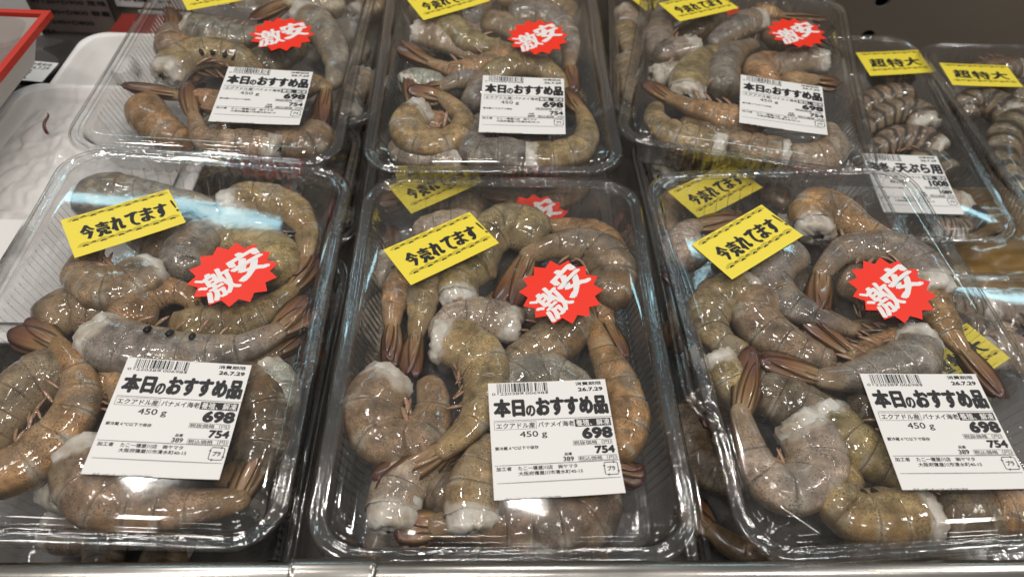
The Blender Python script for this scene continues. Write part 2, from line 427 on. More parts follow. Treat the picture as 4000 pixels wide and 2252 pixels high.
TRAYS = {
    'L1': (-0.1958, 0.2463, 0.1548, 2.81, -0.44, 4.52),
    'C1': (-0.0038, 0.2510, 0.1461, 2.90, -0.77, -0.22),
    'R1': (0.1880, 0.2623, 0.1539, 6.10, 0.34, -0.78),
    'L2': (-0.2190, 0.5098, 0.1525, 2.38, 0.43, 3.20),
    'C2': (-0.0243, 0.5203, 0.1484, 3.55, 2.80, -0.31),
    'R2': (0.1800, 0.5363, 0.1460, -9.65, -1.76, -0.23),
    'LL1': (-0.2120, 0.3520, 0.1060, 2.50, 0.00, 2.00),
    'CL1': (-0.0190, 0.3500, 0.1090, 2.90, 0.00, 0.00),
    'RL1': (0.1860, 0.3490, 0.1160, 4.00, 0.00, 0.00),
    'LL2': (-0.2130, 0.6020, 0.1140, 2.40, 0.00, 2.00),
    'CL2': (-0.0200, 0.6280, 0.1090, 3.00, 0.00, 0.00),
    'RL2': (0.1700, 0.6320, 0.1090, -2.00, 0.00, 0.00),
    'LF': (-0.2050, 0.2360, 0.0760, 2.00, 0.00, 0.00),
    'CF': (-0.0080, 0.2420, 0.0740, 2.00, 0.00, 0.00),
    'RF': (0.1900, 0.2450, 0.0760, 3.00, 0.00, 0.00),
    'LB': (-0.2150, 0.5080, 0.0700, 2.00, 0.00, 0.00),
    'T1': (0.2900, 0.5270, 0.0950, 3.00, 3.50, 0.00),
    'T2': (0.4660, 0.5170, 0.1080, 4.00, 0.00, 0.00),
    'T3': (0.3520, 0.2420, 0.0820, 3.00, 0.00, 0.00),
}
SHRIMPS = [
    ('C1', -13, 26, 5, 'G', 'nf', [(62.6, 34.2), (69.7, 55.3), (61.0, 75.2), (38.9, 80.7), (14.5, 70.2)], (-0.8, 29.2),
     'big grey shrimp arching over the red burst sticker in the centre front tray'),
    ('C1', -20, 24, -5, 'O', 'nf', [(79.5, 68.4), (66.6, 90.3), (48.6, 103.4), (30.5, 106.9)], (5.9, 127.6),
     'shrimp with its long brown tail spike against the back wall of the centre front tray'),
    ('C1', -18, 29, 10, 'Y', 'nf', [(25.6, 95.0), (1.7, 103.2), (-11.0, 83.9), (-11.6, 61.2)], None,
     'olive shrimp peeking out behind the yellow sticker on the centre front tray'),
    ('C1', -20, 22, 0, 'P', 'nf', [(-17.3, 105.1), (-38.0, 103.5), (-52.4, 100.2)], None,
     "pale shrimp under the upper left corner of the centre front tray's yellow sticker"),
    ('C1', -22, 22, 0, 'P', '', [(-80.0, 75.4), (-70.3, 59.8), (-56.0, 64.4)], None,
     "white-fleshed shrimp at the left wall below the centre tray's yellow sticker"),
    ('C1', -15, 21, -8, 'O', 'nf', [(-44.1, 63.6), (-59.2, 49.4), (-65.4, 30.8), (-65.5, 14.7)], (-64.8, -11.6),
     'orange shrimp with tail pointing down beside the left wall of the centre front tray'),
    ('C1', -13, 20, 8, 'Y', 'nf', [(-41.4, 60.7), (-46.8, 43.5), (-48.9, 21.3), (-50.8, 5.7)], (-52.4, -20.4),
     'straight olive shrimp hanging down from the yellow sticker in the centre front tray'),
    ('C1', -13, 22, 20, 'Y', '', [(-25.9, 32.4), (-27.0, 49.0), (-18.1, 60.9)], None,
     "shrimp showing a round white cut end under the centre tray's yellow sticker"),
    ('C1', -14, 23, 0, 'P', '', [(6.3, 15.1), (-9.7, 18.9), (-24.9, 20.3), (-35.9, 10.7)], None,
     "pale shrimp with blunt white end left of the centre tray's red burst"),
    ('C1', -8, 25, 6, 'Y', '', [(-36.9, -1.3), (-24.0, -4.0), (-11.9, -17.2), (-9.9, -37.3), (-17.3, -57.0), (-32.9, -72.2)], (-60.5, -90.9),
     'long olive shrimp running down the middle of the centre front tray to a red-brown tail'),
    ('C1', -16, 26, -5, 'G', 'nf', [(44.5, 26.4), (32.6, 8.8), (17.1, -3.3), (0.8, -13.3)], None,
     'brown shrimp sticking out below the red burst in the centre front tray'),
    ('C1', -14, 22, 5, 'O', 'nf', [(54.7, -70.7), (65.1, -49.4), (63.6, -24.8), (56.7, 0.9), (52.3, 19.9)], (48.1, 35.9),
     'upright orange-brown shrimp along the right wall of the centre front tray'),
    ('C1', -20, 18, 0, 'O', 'nf', [(53.3, 33.8), (59.3, 29.8), (65.5, 20.8)], (70.7, -4.4),
     "thin shrimp with a pink-tipped tail at the centre front tray's right wall"),
    ('C1', -16, 27, 0, 'B', 'nf', [(2.7, -37.1), (13.6, -22.8), (28.2, -19.8), (42.6, -30.3), (47.6, -46.7)], None,
     "blue-grey shrimp rising behind the top of the centre front tray's price label"),
    ('C1', -14, 28, -4, 'D', 'nf', [(47.3, -86.4), (36.9, -103.2), (19.6, -112.2), (-1.2, -114.0), (-20.8, -113.3), (-34.4, -110.4)], (-51.1, -106.9),
     "dark shrimp curving along the front wall below the centre tray's price label"),
    ('C1', -9, 25, 8, 'Y', '', [(-14.5, -118.2), (-14.8, -106.6), (-13.5, -92.9), (-8.2, -79.1), (0.2, -69.1)], None,
     'shrimp with a big white cut end facing the front of the centre tray'),
    ('C1', -13, 24, 0, 'P', '', [(-54.1, -104.7), (-53.1, -93.6), (-48.7, -81.9), (-42.2, -74.2)], None,
     'pale shrimp with milky cut end at the front left of the centre tray'),
    ('C1', -11, 27, 5, 'G', 'legs', [(-61.8, -24.7), (-69.3, -40.4), (-65.4, -57.6), (-52.5, -65.8), (-41.1, -57.5), (-37.8, -40.3), (-40.2, -27.2)], None,
     "fat grey-brown shrimp curled into a horseshoe at the centre front tray's left wall"),
    ('C1', -19, 21, 0, 'D', 'nf', [(-16.3, -97.6), (-28.7, -89.4), (-36.2, -82.5), (-30.2, -71.0)], (-15.8, -62.1),
     "small dark shrimp under the long olive shrimp's tail in the centre front tray"),
    ('C1', -15, 21, 0, 'O', 'nf', [(31.4, -61.2), (44.1, -71.7), (58.2, -76.7)], (70.6, -81.0),
     "shrimp whose orange tail sticks out right of the centre front tray's price label"),
    ('C1', -24, 25, 0, 'D', 'nf', [(12.3, -30.3), (4.9, -45.2), (-0.8, -62.3), (-8.8, -80.0)], None,
     "dark shrimp buried behind the left edge of the centre front tray's price label"),
    ('C1', -24, 24, 0, 'G', 'nf', [(30.5, 47.4), (18.8, 36.8), (6.2, 43.0), (-5.0, 36.6)], None,
     'shrimp buried between the yellow and red stickers of the centre front tray'),
    ('L1', -18, 25, 0, 'B', 'nf', [(-73.9, 92.1), (-73.1, 113.0), (-57.4, 122.4), (-29.3, 116.5), (-4.7, 107.9)], (10.8, 102.8),
     'grey shrimp arching along the back wall of the front left tray'),
    ('L1', -14, 24, 5, 'Y', '', [(14.0, 99.9), (31.6, 107.4), (50.8, 102.0), (66.2, 84.3), (70.9, 60.9)], (65.9, 44.4),
     'yellowish shrimp curling down the back right corner of the front left tray'),
    ('L1', -13, 26, 0, 'B', 'dark nf', [(1.7, 40.1), (0.6, 60.2), (9.6, 76.7), (27.0, 87.2)], (61.2, 84.0),
     "grey shrimp with a dark tail right of the front left tray's yellow sticker"),
    ('L1', -17, 28, 0, 'Y', 'nf', [(55.6, 44.1), (47.9, 63.9), (26.6, 75.4), (11.6, 71.7)], None,
     "broad olive shrimp behind the front left tray's red burst"),
    ('L1', -9, 27, 10, 'G', 'legs', [(-15.3, 38.2), (-19.1, 30.8), (-28.4, 21.5), (-41.6, 23.0), (-55.1, 34.7), (-53.8, 48.2)], None,
     "fat brown shrimp curled below the front left tray's yellow sticker"),
    ('L1', -12, 22, 4, 'O', 'nf', [(-14.4, -1.2), (-16.3, 14.1), (-7.9, 23.4), (5.9, 24.1), (14.3, 17.8)], (27.3, -9.0),
     "brown shrimp with its tail bent down beside the front left tray's red burst"),
    ('L1', -15, 23, 0, 'Y', 'nf', [(8.7, -2.2), (23.8, 2.0), (44.2, 9.7), (58.5, 22.5), (66.4, 36.4)], (77.6, 60.7),
     'long olive shrimp sweeping up to the right wall of the front left tray'),
    ('L1', -18, 26, 0, 'G', 'nf', [(-63.2, 0.5), (-55.7, 11.2), (-39.0, 11.5), (-24.4, 7.9)], None,
     'brown shrimp against the ribbed left wall of the front left tray'),
    ('L1', -10, 24, 6, 'O', 'nf', [(-53.6, -94.4), (-43.5, -93.9), (-35.2, -85.6), (-27.6, -72.7), (-25.3, -58.0), (-27.9, -42.8), (-38.3, -28.0), (-49.7, -16.5)], (-71.7, -5.8),
     'shrimp with a raised brown tail at the left edge of the front left tray'),
    ('L1', -19, 27, 0, 'G', 'nf', [(-41.3, -27.8), (-55.6, -38.5), (-62.5, -54.5), (-65.4, -72.4)], None,
     "grey shrimp with a black patch cut off by the picture's left edge"),
    ('L1', -15, 21, 0, 'O', 'nf', [(8.1, -56.2), (-7.2, -39.9), (-17.1, -35.3), (-18.1, -49.2)], (-27.4, -77.0),
     "shrimp with orange-brown tail left of the front left tray's price label"),
    ('L1', -8, 27, -6, 'B', 'spots', [(-29.9, -11.9), (-13.2, -18.9), (10.3, -21.8), (34.2, -20.5), (53.1, -13.2), (66.8, -1.5)], (81.8, 17.8),
     'pale grey-green shrimp with three black spots across the front left tray'),
    ('L1', -19, 21, 0, 'O', 'nf', [(23.7, -25.5), (48.5, -19.7), (65.2, -8.0)], (78.4, 7.7),
     'shrimp half hidden under the spotted shrimp in the front left tray'),
    ('L1', -14, 20, 0, 'W', '', [(61.6, -25.7), (71.1, -36.0), (79.1, -50.0)], None,
     "bluish white shrimp end right of the front left tray's price label"),
    ('L1', -11, 27, 4, 'G', '', [(-13.1, -80.6), (-4.9, -95.8), (8.8, -105.6), (27.7, -109.0), (48.5, -106.0), (67.1, -101.5)], (74.7, -65.7),
     "large shrimp curving along the front wall under the front left tray's price label"),
    ('L1', -15, 29, 0, 'D', 'nf', [(42.2, -37.0), (61.2, -44.0), (73.0, -62.0), (69.5, -81.1), (55.9, -90.0)], None,
     "dark brown shrimp bulging out right of the front left tray's price label"),
    ('L1', -24, 24, 0, 'W', '', [(-26.4, -89.0), (-15.8, -93.3), (-6.6, -90.2)], None,
     'translucent white shrimp lying on the floor of the front left tray'),
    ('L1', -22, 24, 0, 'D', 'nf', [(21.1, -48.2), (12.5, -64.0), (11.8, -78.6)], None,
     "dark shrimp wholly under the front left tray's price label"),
    ('L1', -23, 26, 0, 'G', 'nf', [(-36.7, 82.2), (-20.6, 70.0), (-6.2, 51.6), (-3.6, 31.0)], None,
     "dark grey shrimp under the middle of the front left tray's heap"),
    ('R1', -17, 23, 0, 'P', 'nf', [(-69.5, 66.7), (-70.6, 80.2), (-64.2, 93.7), (-56.2, 98.7)], (-25.2, 104.1),
     'pale shrimp with a long brown tail at the back left of the front right tray'),
    ('R1', -12, 25, 15, 'O', 'legs', [(16.5, 82.2), (18.4, 98.0), (32.1, 103.6), (43.8, 90.2), (58.0, 75.4), (68.6, 62.9)], (77.9, 44.2),
     'orange-brown shrimp with a round white end by the back wall of the front right tray'),
    ('R1', -9, 25, 5, 'B', 'legs', [(68.9, 28.1), (69.3, 46.7), (59.6, 59.7), (43.1, 64.4), (23.2, 60.4), (5.1, 44.3)], (-6.1, 16.1),
     'grey shrimp hooked around the red burst of the front right tray'),
    ('R1', -13, 24, -4, 'B', 'dark nf', [(-2.6, 66.1), (-18.4, 55.0), (-24.4, 40.6), (-18.1, 25.2), (-4.1, 15.3), (13.4, 3.7)], (50.2, 2.2),
     "blue-grey shrimp with a black tail running below the front right tray's yellow sticker"),
    ('R1', -15, 25, 0, 'Y', '', [(-38.3, 39.4), (-56.4, 33.5), (-69.2, 19.9), (-67.5, 5.4), (-55.3, -4.1)], None,
     'olive shrimp leaning on the left wall of the front right tray'),
    ('R1', -13, 25, 4, 'G', 'nf', [(-35.3, 31.7), (-41.9, 17.4), (-35.0, 3.3), (-21.4, -8.8), (-9.1, -14.3)], None,
     'smooth grey-olive shrimp lying diagonally in the middle of the front right tray'),
    ('R1', -14, 19, 0, 'O', 'nf', [(41.5, -4.0), (21.7, -9.5), (5.2, -13.2)], (-12.3, 10.8),
     'narrow orange tail and end piece left of the curled-leg shrimp in the front right tray'),
    ('R1', -9, 25, -6, 'B', 'legs', [(45.3, -7.8), (35.3, -20.5), (16.6, -26.3), (-0.8, -30.0), (-21.0, -29.9)], (-48.0, -16.5),
     "grey shrimp with wide reddish tail above the front right tray's price label"),
    ('R1', -13, 22, 0, 'O', '', [(74.0, 35.2), (67.6, 17.5), (68.6, -1.6), (74.8, -15.6)], (77.8, -45.9),
     'orange shrimp with long tail pointing down the right wall of the front right tray'),
    ('R1', -10, 26, 4, 'P', '', [(-42.0, -56.7), (-36.8, -69.6), (-42.0, -84.9), (-56.5, -92.8), (-67.1, -85.0), (-70.3, -67.6), (-69.5, -45.8)], (-52.2, -10.4),
     'pale speckled shrimp curled into a U at the left of the front right tray'),
    ('R1', -17, 22, 0, 'Y', '', [(-69.9, -8.9), (-66.4, -19.6), (-61.9, -32.4)], None,
     "shrimp with ragged white end behind the U-shaped shrimp's tail in the front right tray"),
    ('R1', -18, 26, 0, 'D', 'nf', [(-19.8, -51.9), (-30.9, -42.6), (-42.5, -33.7), (-51.5, -24.9)], None,
     'dark brown shrimp behind the pale U-shaped one in the front right tray'),
    ('R1', -13, 24, 0, 'Y', '', [(-23.6, -50.4), (-20.2, -60.4), (-12.6, -69.8), (-2.4, -77.7), (10.0, -86.6)], None,
     "olive shrimp sliding under the left edge of the front right tray's price label"),
    ('R1', -10, 26, 0, 'Y', 'spots', [(5.0, -115.7), (-11.3, -115.4), (-25.1, -112.3), (-33.1, -103.1), (-31.5, -92.4), (-23.5, -86.0)], None,
     'olive shrimp with black leg spots at the front of the front right tray'),
    ('R1', -15, 25, 0, 'D', 'nf', [(17.6, -104.5), (27.4, -114.2), (41.2, -117.6), (55.3, -115.3)], None,
     'dark brown shrimp along the front wall of the front right tray'),
    ('R1', -11, 26, 0, 'O', 'nf', [(64.8, -121.9), (50.4, -114.1), (36.8, -106.5), (26.0, -99.2)], (15.5, -93.4),
     "orange-brown shrimp below the front right tray's price label at the picture's right edge"),
    ('R1', -23, 25, 0, 'D', 'nf', [(0.6, -36.5), (15.4, -44.0), (33.1, -40.1)], None,
     "dark shrimp hidden above the left half of the front right tray's price label"),
    ('R1', -22, 26, 0, 'G', 'nf', [(28.2, 51.7), (40.6, 40.5), (45.5, 19.9), (30.0, 5.3)], None,
     "shrimp mostly covered by the front right tray's red burst"),
    ('R1', -24, 25, 0, 'G', 'nf', [(-43.2, 75.0), (-31.8, 61.1), (-13.6, 71.1)], None,
     "shrimp mostly covered by the front right tray's yellow sticker"),
    ('L2', -14, 21, 0, 'O', 'nf', [(-16.6, 3.0), (-35.7, 11.4), (-55.6, 25.4), (-63.6, 33.8)], (-86.3, 69.9),
     'shrimp with a raised red-brown tail at the left wall of the back left tray'),
    ('L2', -12, 27, 0, 'B', '', [(-55.3, 45.2), (-35.6, 37.0), (-10.6, 35.9), (6.3, 49.9)], None,
     "fat pale grey shrimp below the back left tray's yellow sticker"),
    ('L2', -9, 25, 4, 'Y', 'legs spots', [(-53.2, -26.4), (-45.5, -7.3), (-26.9, 4.7), (-4.1, 0.5), (14.8, -21.4)], None,
     "arched olive shrimp with dangling legs left of the back left tray's price label"),
    ('L2', -13, 20, 0, 'O', 'nf', [(3.0, -59.5), (-21.3, -51.9), (-42.0, -46.0)], (-88.9, -38.2),
     "shrimp with two long brown tail blades reaching over the back left tray's left wall"),
    ('L2', -9, 22, 0, 'G', '', [(45.5, -106.3), (26.2, -102.6), (8.9, -104.4), (-8.2, -97.7), (-20.9, -74.5)], (-34.1, -40.7),
     'shrimp with upright brown tail at the front left of the back left tray'),
    ('L2', -17, 26, 0, 'O', 'nf', [(-63.5, -57.5), (-51.3, -73.9), (-36.6, -87.2), (-23.7, -91.6)], None,
     'smooth brown shrimp at the ribbed left wall of the back left tray'),
    ('L2', -13, 25, 0, 'G', 'nf', [(73.5, -79.2), (65.2, -94.1), (49.7, -92.5), (31.8, -81.2)], None,
     'grey shrimp in the front right corner of the back left tray'),
    ('L2', -11, 20, 0, 'O', 'nf', [(43.7, -33.5), (57.9, -25.2), (69.2, -28.8)], (69.7, -72.3),
     "shrimp with orange-brown tail hanging right of the back left tray's price label"),
    ('L2', -14, 25, 0, 'B', '', [(30.6, 79.2), (51.8, 51.6), (67.4, 18.6), (71.3, -14.1)], None,
     'grey shrimp running down the right wall of the back left tray'),
    ('L2', -18, 25, 0, 'D', 'nf', [(31.3, 41.6), (15.9, 15.1), (3.9, 2.0)], None,
     "dark shrimp below the back left tray's red burst"),
    ('L2', -13, 22, 0, 'P', 'nf', [(60.4, 94.5), (35.2, 92.1), (11.5, 94.5)], (-9.7, 64.6),
     "shrimp at the top edge of the picture above the back left tray's red burst"),
    ('L2', -20, 24, 0, 'D', 'nf', [(40.7, -75.3), (21.2, -71.3), (0.1, -76.6)], None,
     "shrimp under the front edge of the back left tray's price label"),
    ('L2', -19, 25, 0, 'G', 'nf', [(-82.9, 45.1), (-60.8, 17.7), (-39.8, -8.3)], None,
     'dark grey shrimp deep under the arched one in the back left tray'),
    ('C2', -10, 25, 0, 'Y', 'nf', [(-39.3, 83.3), (-35.9, 58.2), (-19.7, 36.3), (1.6, 27.7), (22.8, 26.2)], None,
     "thick olive shrimp bending below the back centre tray's yellow sticker"),
    ('C2', -14, 24, 0, 'P', '', [(-65.3, 52.6), (-49.9, 49.1), (-30.1, 36.6), (-12.2, 23.7)], None,
     "shrimp with round white end at the back centre tray's left wall"),
    ('C2', -13, 21, 0, 'O', 'nf', [(16.3, 18.1), (-8.0, 5.0), (-31.8, 2.7), (-50.9, 12.0)], (-76.9, 33.4),
     'brown shrimp with a purple-red tail fan at the left of the back centre tray'),
    ('C2', -13, 24, 0, 'B', 'nf', [(17.8, 79.3), (38.1, 81.6), (57.5, 66.4), (65.6, 38.4), (63.4, 8.0)], (65.6, -21.6),
     'large grey shrimp curving down the right side of the back centre tray'),
    ('C2', -14, 24, 0, 'Y', 'nf', [(-4.9, -10.3), (9.8, 5.3), (31.0, 11.0), (49.1, -3.0), (57.0, -25.3)], None,
     "yellow-olive arched shrimp above the back centre tray's price label"),
    ('C2', -8, 24, 4, 'Y', 'legs', [(-52.5, -56.2), (-63.9, -67.5), (-58.9, -87.9), (-42.3, -93.3), (-26.2, -84.3), (-22.3, -64.8), (-30.1, -46.9), (-40.9, -37.8)], (-62.6, -30.5),
     'plump olive shrimp coiled up at the front left of the back centre tray'),
    ('C2', -15, 20, 0, 'O', 'nf', [(-40.0, -61.8), (-51.8, -59.0), (-63.4, -44.0)], (-69.0, -1.5),
     "shrimp whose pointed tail stands up beside the back centre tray's left wall"),
    ('C2', -15, 23, 0, 'B', 'nf', [(-13.3, -42.0), (-9.0, -17.6), (-24.0, -8.6), (-41.6, -18.6)], (-55.6, -22.0),
     "grey shrimp with a black mark left of the back centre tray's price label"),
    ('C2', -18, 21, 0, 'W', '', [(-75.3, -10.1), (-58.6, -6.6), (-45.0, -12.1)], None,
     'milky white shrimp at the left wall of the back centre tray'),
    ('C2', -16, 23, 0, 'P', '', [(-24.8, -99.7), (-44.4, -98.2), (-61.4, -95.0), (-70.5, -82.5)], None,
     "pinkish shrimp with white end lying along the back centre tray's front wall"),
    ('C2', -10, 25, 0, 'B', 'nf', [(21.2, -103.3), (4.1, -101.8), (-12.2, -98.6), (-14.6, -76.3), (-4.0, -58.7)], None,
     "blue-grey shrimp bent under the front of the back centre tray's price label"),
    ('C2', -10, 23, 0, 'Y', '', [(24.1, -103.3), (43.1, -102.6), (62.7, -95.4), (70.7, -75.1), (67.9, -49.6)], (58.5, -25.6),
     'shrimp with white end climbing the front right corner of the back centre tray'),
    ('C2', -19, 22, 0, 'D', 'nf', [(43.1, -79.8), (23.9, -76.5), (4.7, -68.6)], None,
     "dark reddish shrimp just below the back centre tray's price label"),
    ('C2', -12, 20, 0, 'O', 'dark nf', [(9.2, 105.7), (20.6, 101.8), (33.1, 98.8)], (52.2, 83.1),
     'dark brown tail at the top of the back centre tray above the red burst'),
    ('C2', -19, 24, 0, 'G', 'nf', [(-4.6, 80.4), (17.7, 69.1), (34.8, 46.7), (40.2, 21.6)], None,
     "grey shrimp under the back centre tray's red burst"),
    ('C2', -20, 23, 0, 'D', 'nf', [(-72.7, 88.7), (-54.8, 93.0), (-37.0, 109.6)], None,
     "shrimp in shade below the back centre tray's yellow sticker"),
    ('R2', -11, 25, 0, 'B', '', [(-42.0, 28.6), (-59.9, 17.8), (-73.1, 34.6), (-72.2, 69.2), (-70.1, 106.6)], None,
     "blue-grey shrimp curled at the back right tray's upper left wall"),
    ('R2', -15, 22, 0, 'W', '', [(-68.6, -15.7), (-52.2, -8.6), (-40.0, 1.8)], None,
     "round white shrimp end at the back right tray's left wall"),
    ('R2', -11, 27, 8, 'Y', '', [(-42.4, -46.9), (-40.0, -16.8), (-32.9, 16.6), (-19.3, 33.8)], None,
     'barrel-shaped olive shrimp in the middle of the back right tray'),
    ('R2', -13, 25, 0, 'B', 'nf', [(-12.6, -29.3), (-13.0, 5.6), (-4.7, 36.9), (11.9, 58.9)], None,
     "grey shrimp standing between the barrel-shaped one and the back right tray's price label"),
    ('R2', -16, 24, 0, 'O', 'nf', [(23.1, -9.6), (17.0, 16.5), (23.2, 36.0), (37.5, 44.0)], None,
     "banded brown shrimp just above the back right tray's price label"),
    ('R2', -8, 23, 4, 'O', 'legs nf', [(13.5, -72.0), (-6.5, -73.1), (-33.7, -66.0), (-56.5, -55.9)], (-74.3, -39.1),
     "orange shrimp with tail to the left wall, left of the back right tray's price label"),
    ('R2', -12, 23, 0, 'Y', '', [(-14.6, -105.0), (-32.5, -101.6), (-51.3, -96.7), (-64.0, -79.9), (-64.6, -60.8)], None,
     'olive shrimp bent round the front left corner of the back right tray'),
    ('R2', -18, 22, 0, 'D', 'nf', [(-3.0, -84.2), (-22.3, -78.2), (-38.2, -71.4)], None,
     'dark shrimp beneath the orange one in the back right tray'),
    ('R2', -12, 24, 0, 'G', '', [(32.9, -101.5), (16.0, -100.8), (-0.7, -96.8), (-4.1, -77.4)], None,
     "grey shrimp with white end at the back right tray's front wall"),
    ('R2', -13, 24, 0, 'P', 'nf', [(38.1, -105.0), (55.0, -97.7), (69.7, -78.2), (69.5, -52.8)], None,
     'pale shrimp in the front right corner of the back right tray'),
    ('R2', -13, 24, 0, 'B', '', [(17.0, 98.3), (-2.6, 78.7), (-21.3, 52.2)], None,
     "grey shrimp with a blunt white end below the back right tray's yellow sticker"),
    ('R2', -16, 24, 0, 'P', '', [(75.3, 45.6), (51.5, 41.8), (31.6, 29.8)], None,
     "pinkish grey shrimp below the back right tray's red burst"),
    ('R2', -14, 19, 0, 'D', 'dark nf', [(52.5, 94.6), (63.4, 88.2), (68.5, 80.4)], (81.9, 63.1),
     'dark green-black tail beside the right wall of the back right tray'),
    ('R2', -12, 18, 0, 'O', 'nf', [(16.1, 127.3), (27.7, 122.9), (40.5, 120.4)], (76.9, 112.7),
     "orange legs and tail above the back right tray's red burst"),
    ('R2', -14, 20, 0, 'O', 'nf', [(39.1, -4.8), (54.1, 6.9), (63.9, 13.4)], (81.0, 12.8),
     "shrimp with dark red tail tip right of the back right tray's price label"),
    ('R2', -20, 24, 0, 'G', 'nf', [(-19.7, 110.7), (-37.6, 81.5), (-51.2, 73.2)], None,
     "shrimp in shade under the back right tray's yellow sticker"),
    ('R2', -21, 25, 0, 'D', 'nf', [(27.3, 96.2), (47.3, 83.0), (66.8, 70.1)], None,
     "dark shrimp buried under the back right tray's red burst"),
    ('RL2', -12, 22, 0, 'Y', '', [(-83.4, 33.4), (-73.8, 18.3), (-67.3, -7.8), (-61.2, -36.9)], None,
     'yellowish shrimp with white end in the tray wedged between the two back trays'),
    ('RL2', -13, 23, 0, 'P', '', [(-90.5, 60.9), (-75.3, 53.0), (-57.9, 40.7)], None,
     'pink-grey shrimp at the top of the tray wedged between the two back trays'),
    ('RL2', -14, 22, 0, 'G', '', [(-81.8, -23.7), (-75.3, -47.8), (-69.3, -78.6)], None,
     'olive shrimp lower down in the tray wedged between the two back trays'),
    ('T1', -11, 26, 0, 'T', '', [(78.3, 13.7), (64.5, 30.5), (43.5, 30.7), (18.7, 14.7)], None,
     'black tiger prawn with white end above the tempura label'),
    ('T1', -11, 26, 0, 'T', '', [(70.8, -19.2), (55.0, -6.7), (34.2, -4.8), (10.3, -19.8)], None,
     'tiger prawn just behind the tempura price label'),
    ('T1', -13, 26, 0, 'T', 'nf', [(73.7, 54.5), (46.4, 51.6), (22.2, 42.4)], None,
     'tiger prawn at the rear of the tempura tray'),
    ('T1', -12, 25, 0, 'T', 'dark', [(32.8, -104.3), (48.9, -105.5), (62.4, -102.6)], (87.9, -85.7),
     'tiger prawn with a black tail at the front of the tempura tray'),
    ('T1', -16, 24, 0, 'P', '', [(79.0, -73.7), (63.9, -76.8), (53.1, -65.4)], None,
     'pale prawn end right of the tempura price label'),
    ('T1', -12, 26, 0, 'T', 'nf', [(46.3, 83.0), (68.0, 89.3), (80.9, 84.0)], None,
     'grey prawn in the back corner of the tempura tray'),
    ('T1', -16, 26, 0, 'T', 'nf', [(69.6, -44.4), (61.9, -29.2), (39.7, -41.9), (14.2, -66.1)], None,
     'tiger prawn underneath the tempura price label'),
    ('T2', -11, 27, 0, 'T', '', [(-34.1, 33.1), (-46.6, 53.4), (-65.5, 53.3), (-86.0, 38.2)], None,
     'tiger prawn with white cut end under the large-size yellow sticker'),
    ('T2', -11, 26, 0, 'T', 'nf', [(-25.7, 31.4), (-54.3, 3.0), (-80.9, -30.1), (-88.0, -60.9)], None,
     "tiger prawn running down the rightmost tray at the picture's right edge"),
    ('T2', -12, 22, 0, 'D', 'dark', [(8.9, 118.1), (-17.9, 119.8), (-34.0, 117.4)], (3.9, 142.1),
     'black-tailed prawn behind the large-size yellow sticker'),
    ('T2', -13, 26, 0, 'T', '', [(13.4, 76.3), (-9.2, 67.4), (-12.0, 84.0)], None,
     'prawn beside the right end of the large-size yellow sticker'),
    ('T3', -12, 24, 0, 'T', 'dark nf', [(-29.3, 108.2), (-8.0, 118.1), (4.5, 115.8), (10.6, 103.8)], (20.8, 85.4),
     'black tiger prawn in the lowest tray at the right edge'),
    ('T3', -12, 24, 0, 'P', '', [(-18.6, 67.4), (-1.3, 69.7), (11.8, 59.0)], None,
     'pinkish prawn in the lowest tray right of the front right tray'),
    ('T3', -13, 26, 0, 'P', '', [(-3.8, 131.4), (15.4, 130.3), (37.3, 126.8)], None,
     'pale prawn near the back rim of the lowest right tray'),
    ('T3', -14, 26, 0, 'T', '', [(-37.1, 86.5), (-21.3, 88.8), (-12.1, 79.9), (-9.8, 64.6)], None,
     'tiger prawn beside the right wall of the front right tray, in the lowest tray'),
    ('T3', -15, 25, 0, 'T', 'nf', [(45.1, 116.2), (26.0, 108.7), (8.8, 92.1), (5.3, 76.3)], None,
     "tiger prawn at the picture's right edge in the lowest right tray"),
]

# ------------------------------------------------------------------ clear trays
HW, HL = 92.5, 130.8      # half width and length of a tray rim, mm


def perimeter(d, rad, ns=(44, 44), corner=10, bow=1.6):
    """rounded rectangle d mm inside the rim; straight runs carry a run coordinate for ribs"""
    a, b = HW - d, HL - d
    r = max(3.0, rad - d * 0.75)
    P, run = [], []
    # front run (x -> +), right run, back run, left run
    sides = [((-a + r, -b), (a - r, -b), ns[0] * 3, 0), ((a, -b + r), (a, b - r), ns[1] * 7, 1),
             ((a - r, b), (-a + r, b), ns[0] * 3, 0), ((-a, b - r), (-a, -b + r), ns[1] * 7, 1)]
    cent = [(a - r, -b + r, -90), (a - r, b - r, 0), (-a + r, b - r, 90), (-a + r, -b + r, 180)]
    for k, (p, q, n, _) in enumerate(sides):
        for i in range(n):
            t = i / n
            P.append((p[0] + (q[0] - p[0]) * t, p[1] + (q[1] - p[1]) * t)); run.append(t)
        cx, cy, a0 = cent[k]
        for i in range(corner):
            an = math.radians(a0 + 90 * i / corner)
            P.append((cx + r * math.cos(an), cy + r * math.sin(an))); run.append(-1)
    P = np.array(P)
    P[:, 0] *= 1 - bow / HW * (1 - (P[:, 1] / HL) ** 2)
    return P, np.array(run)


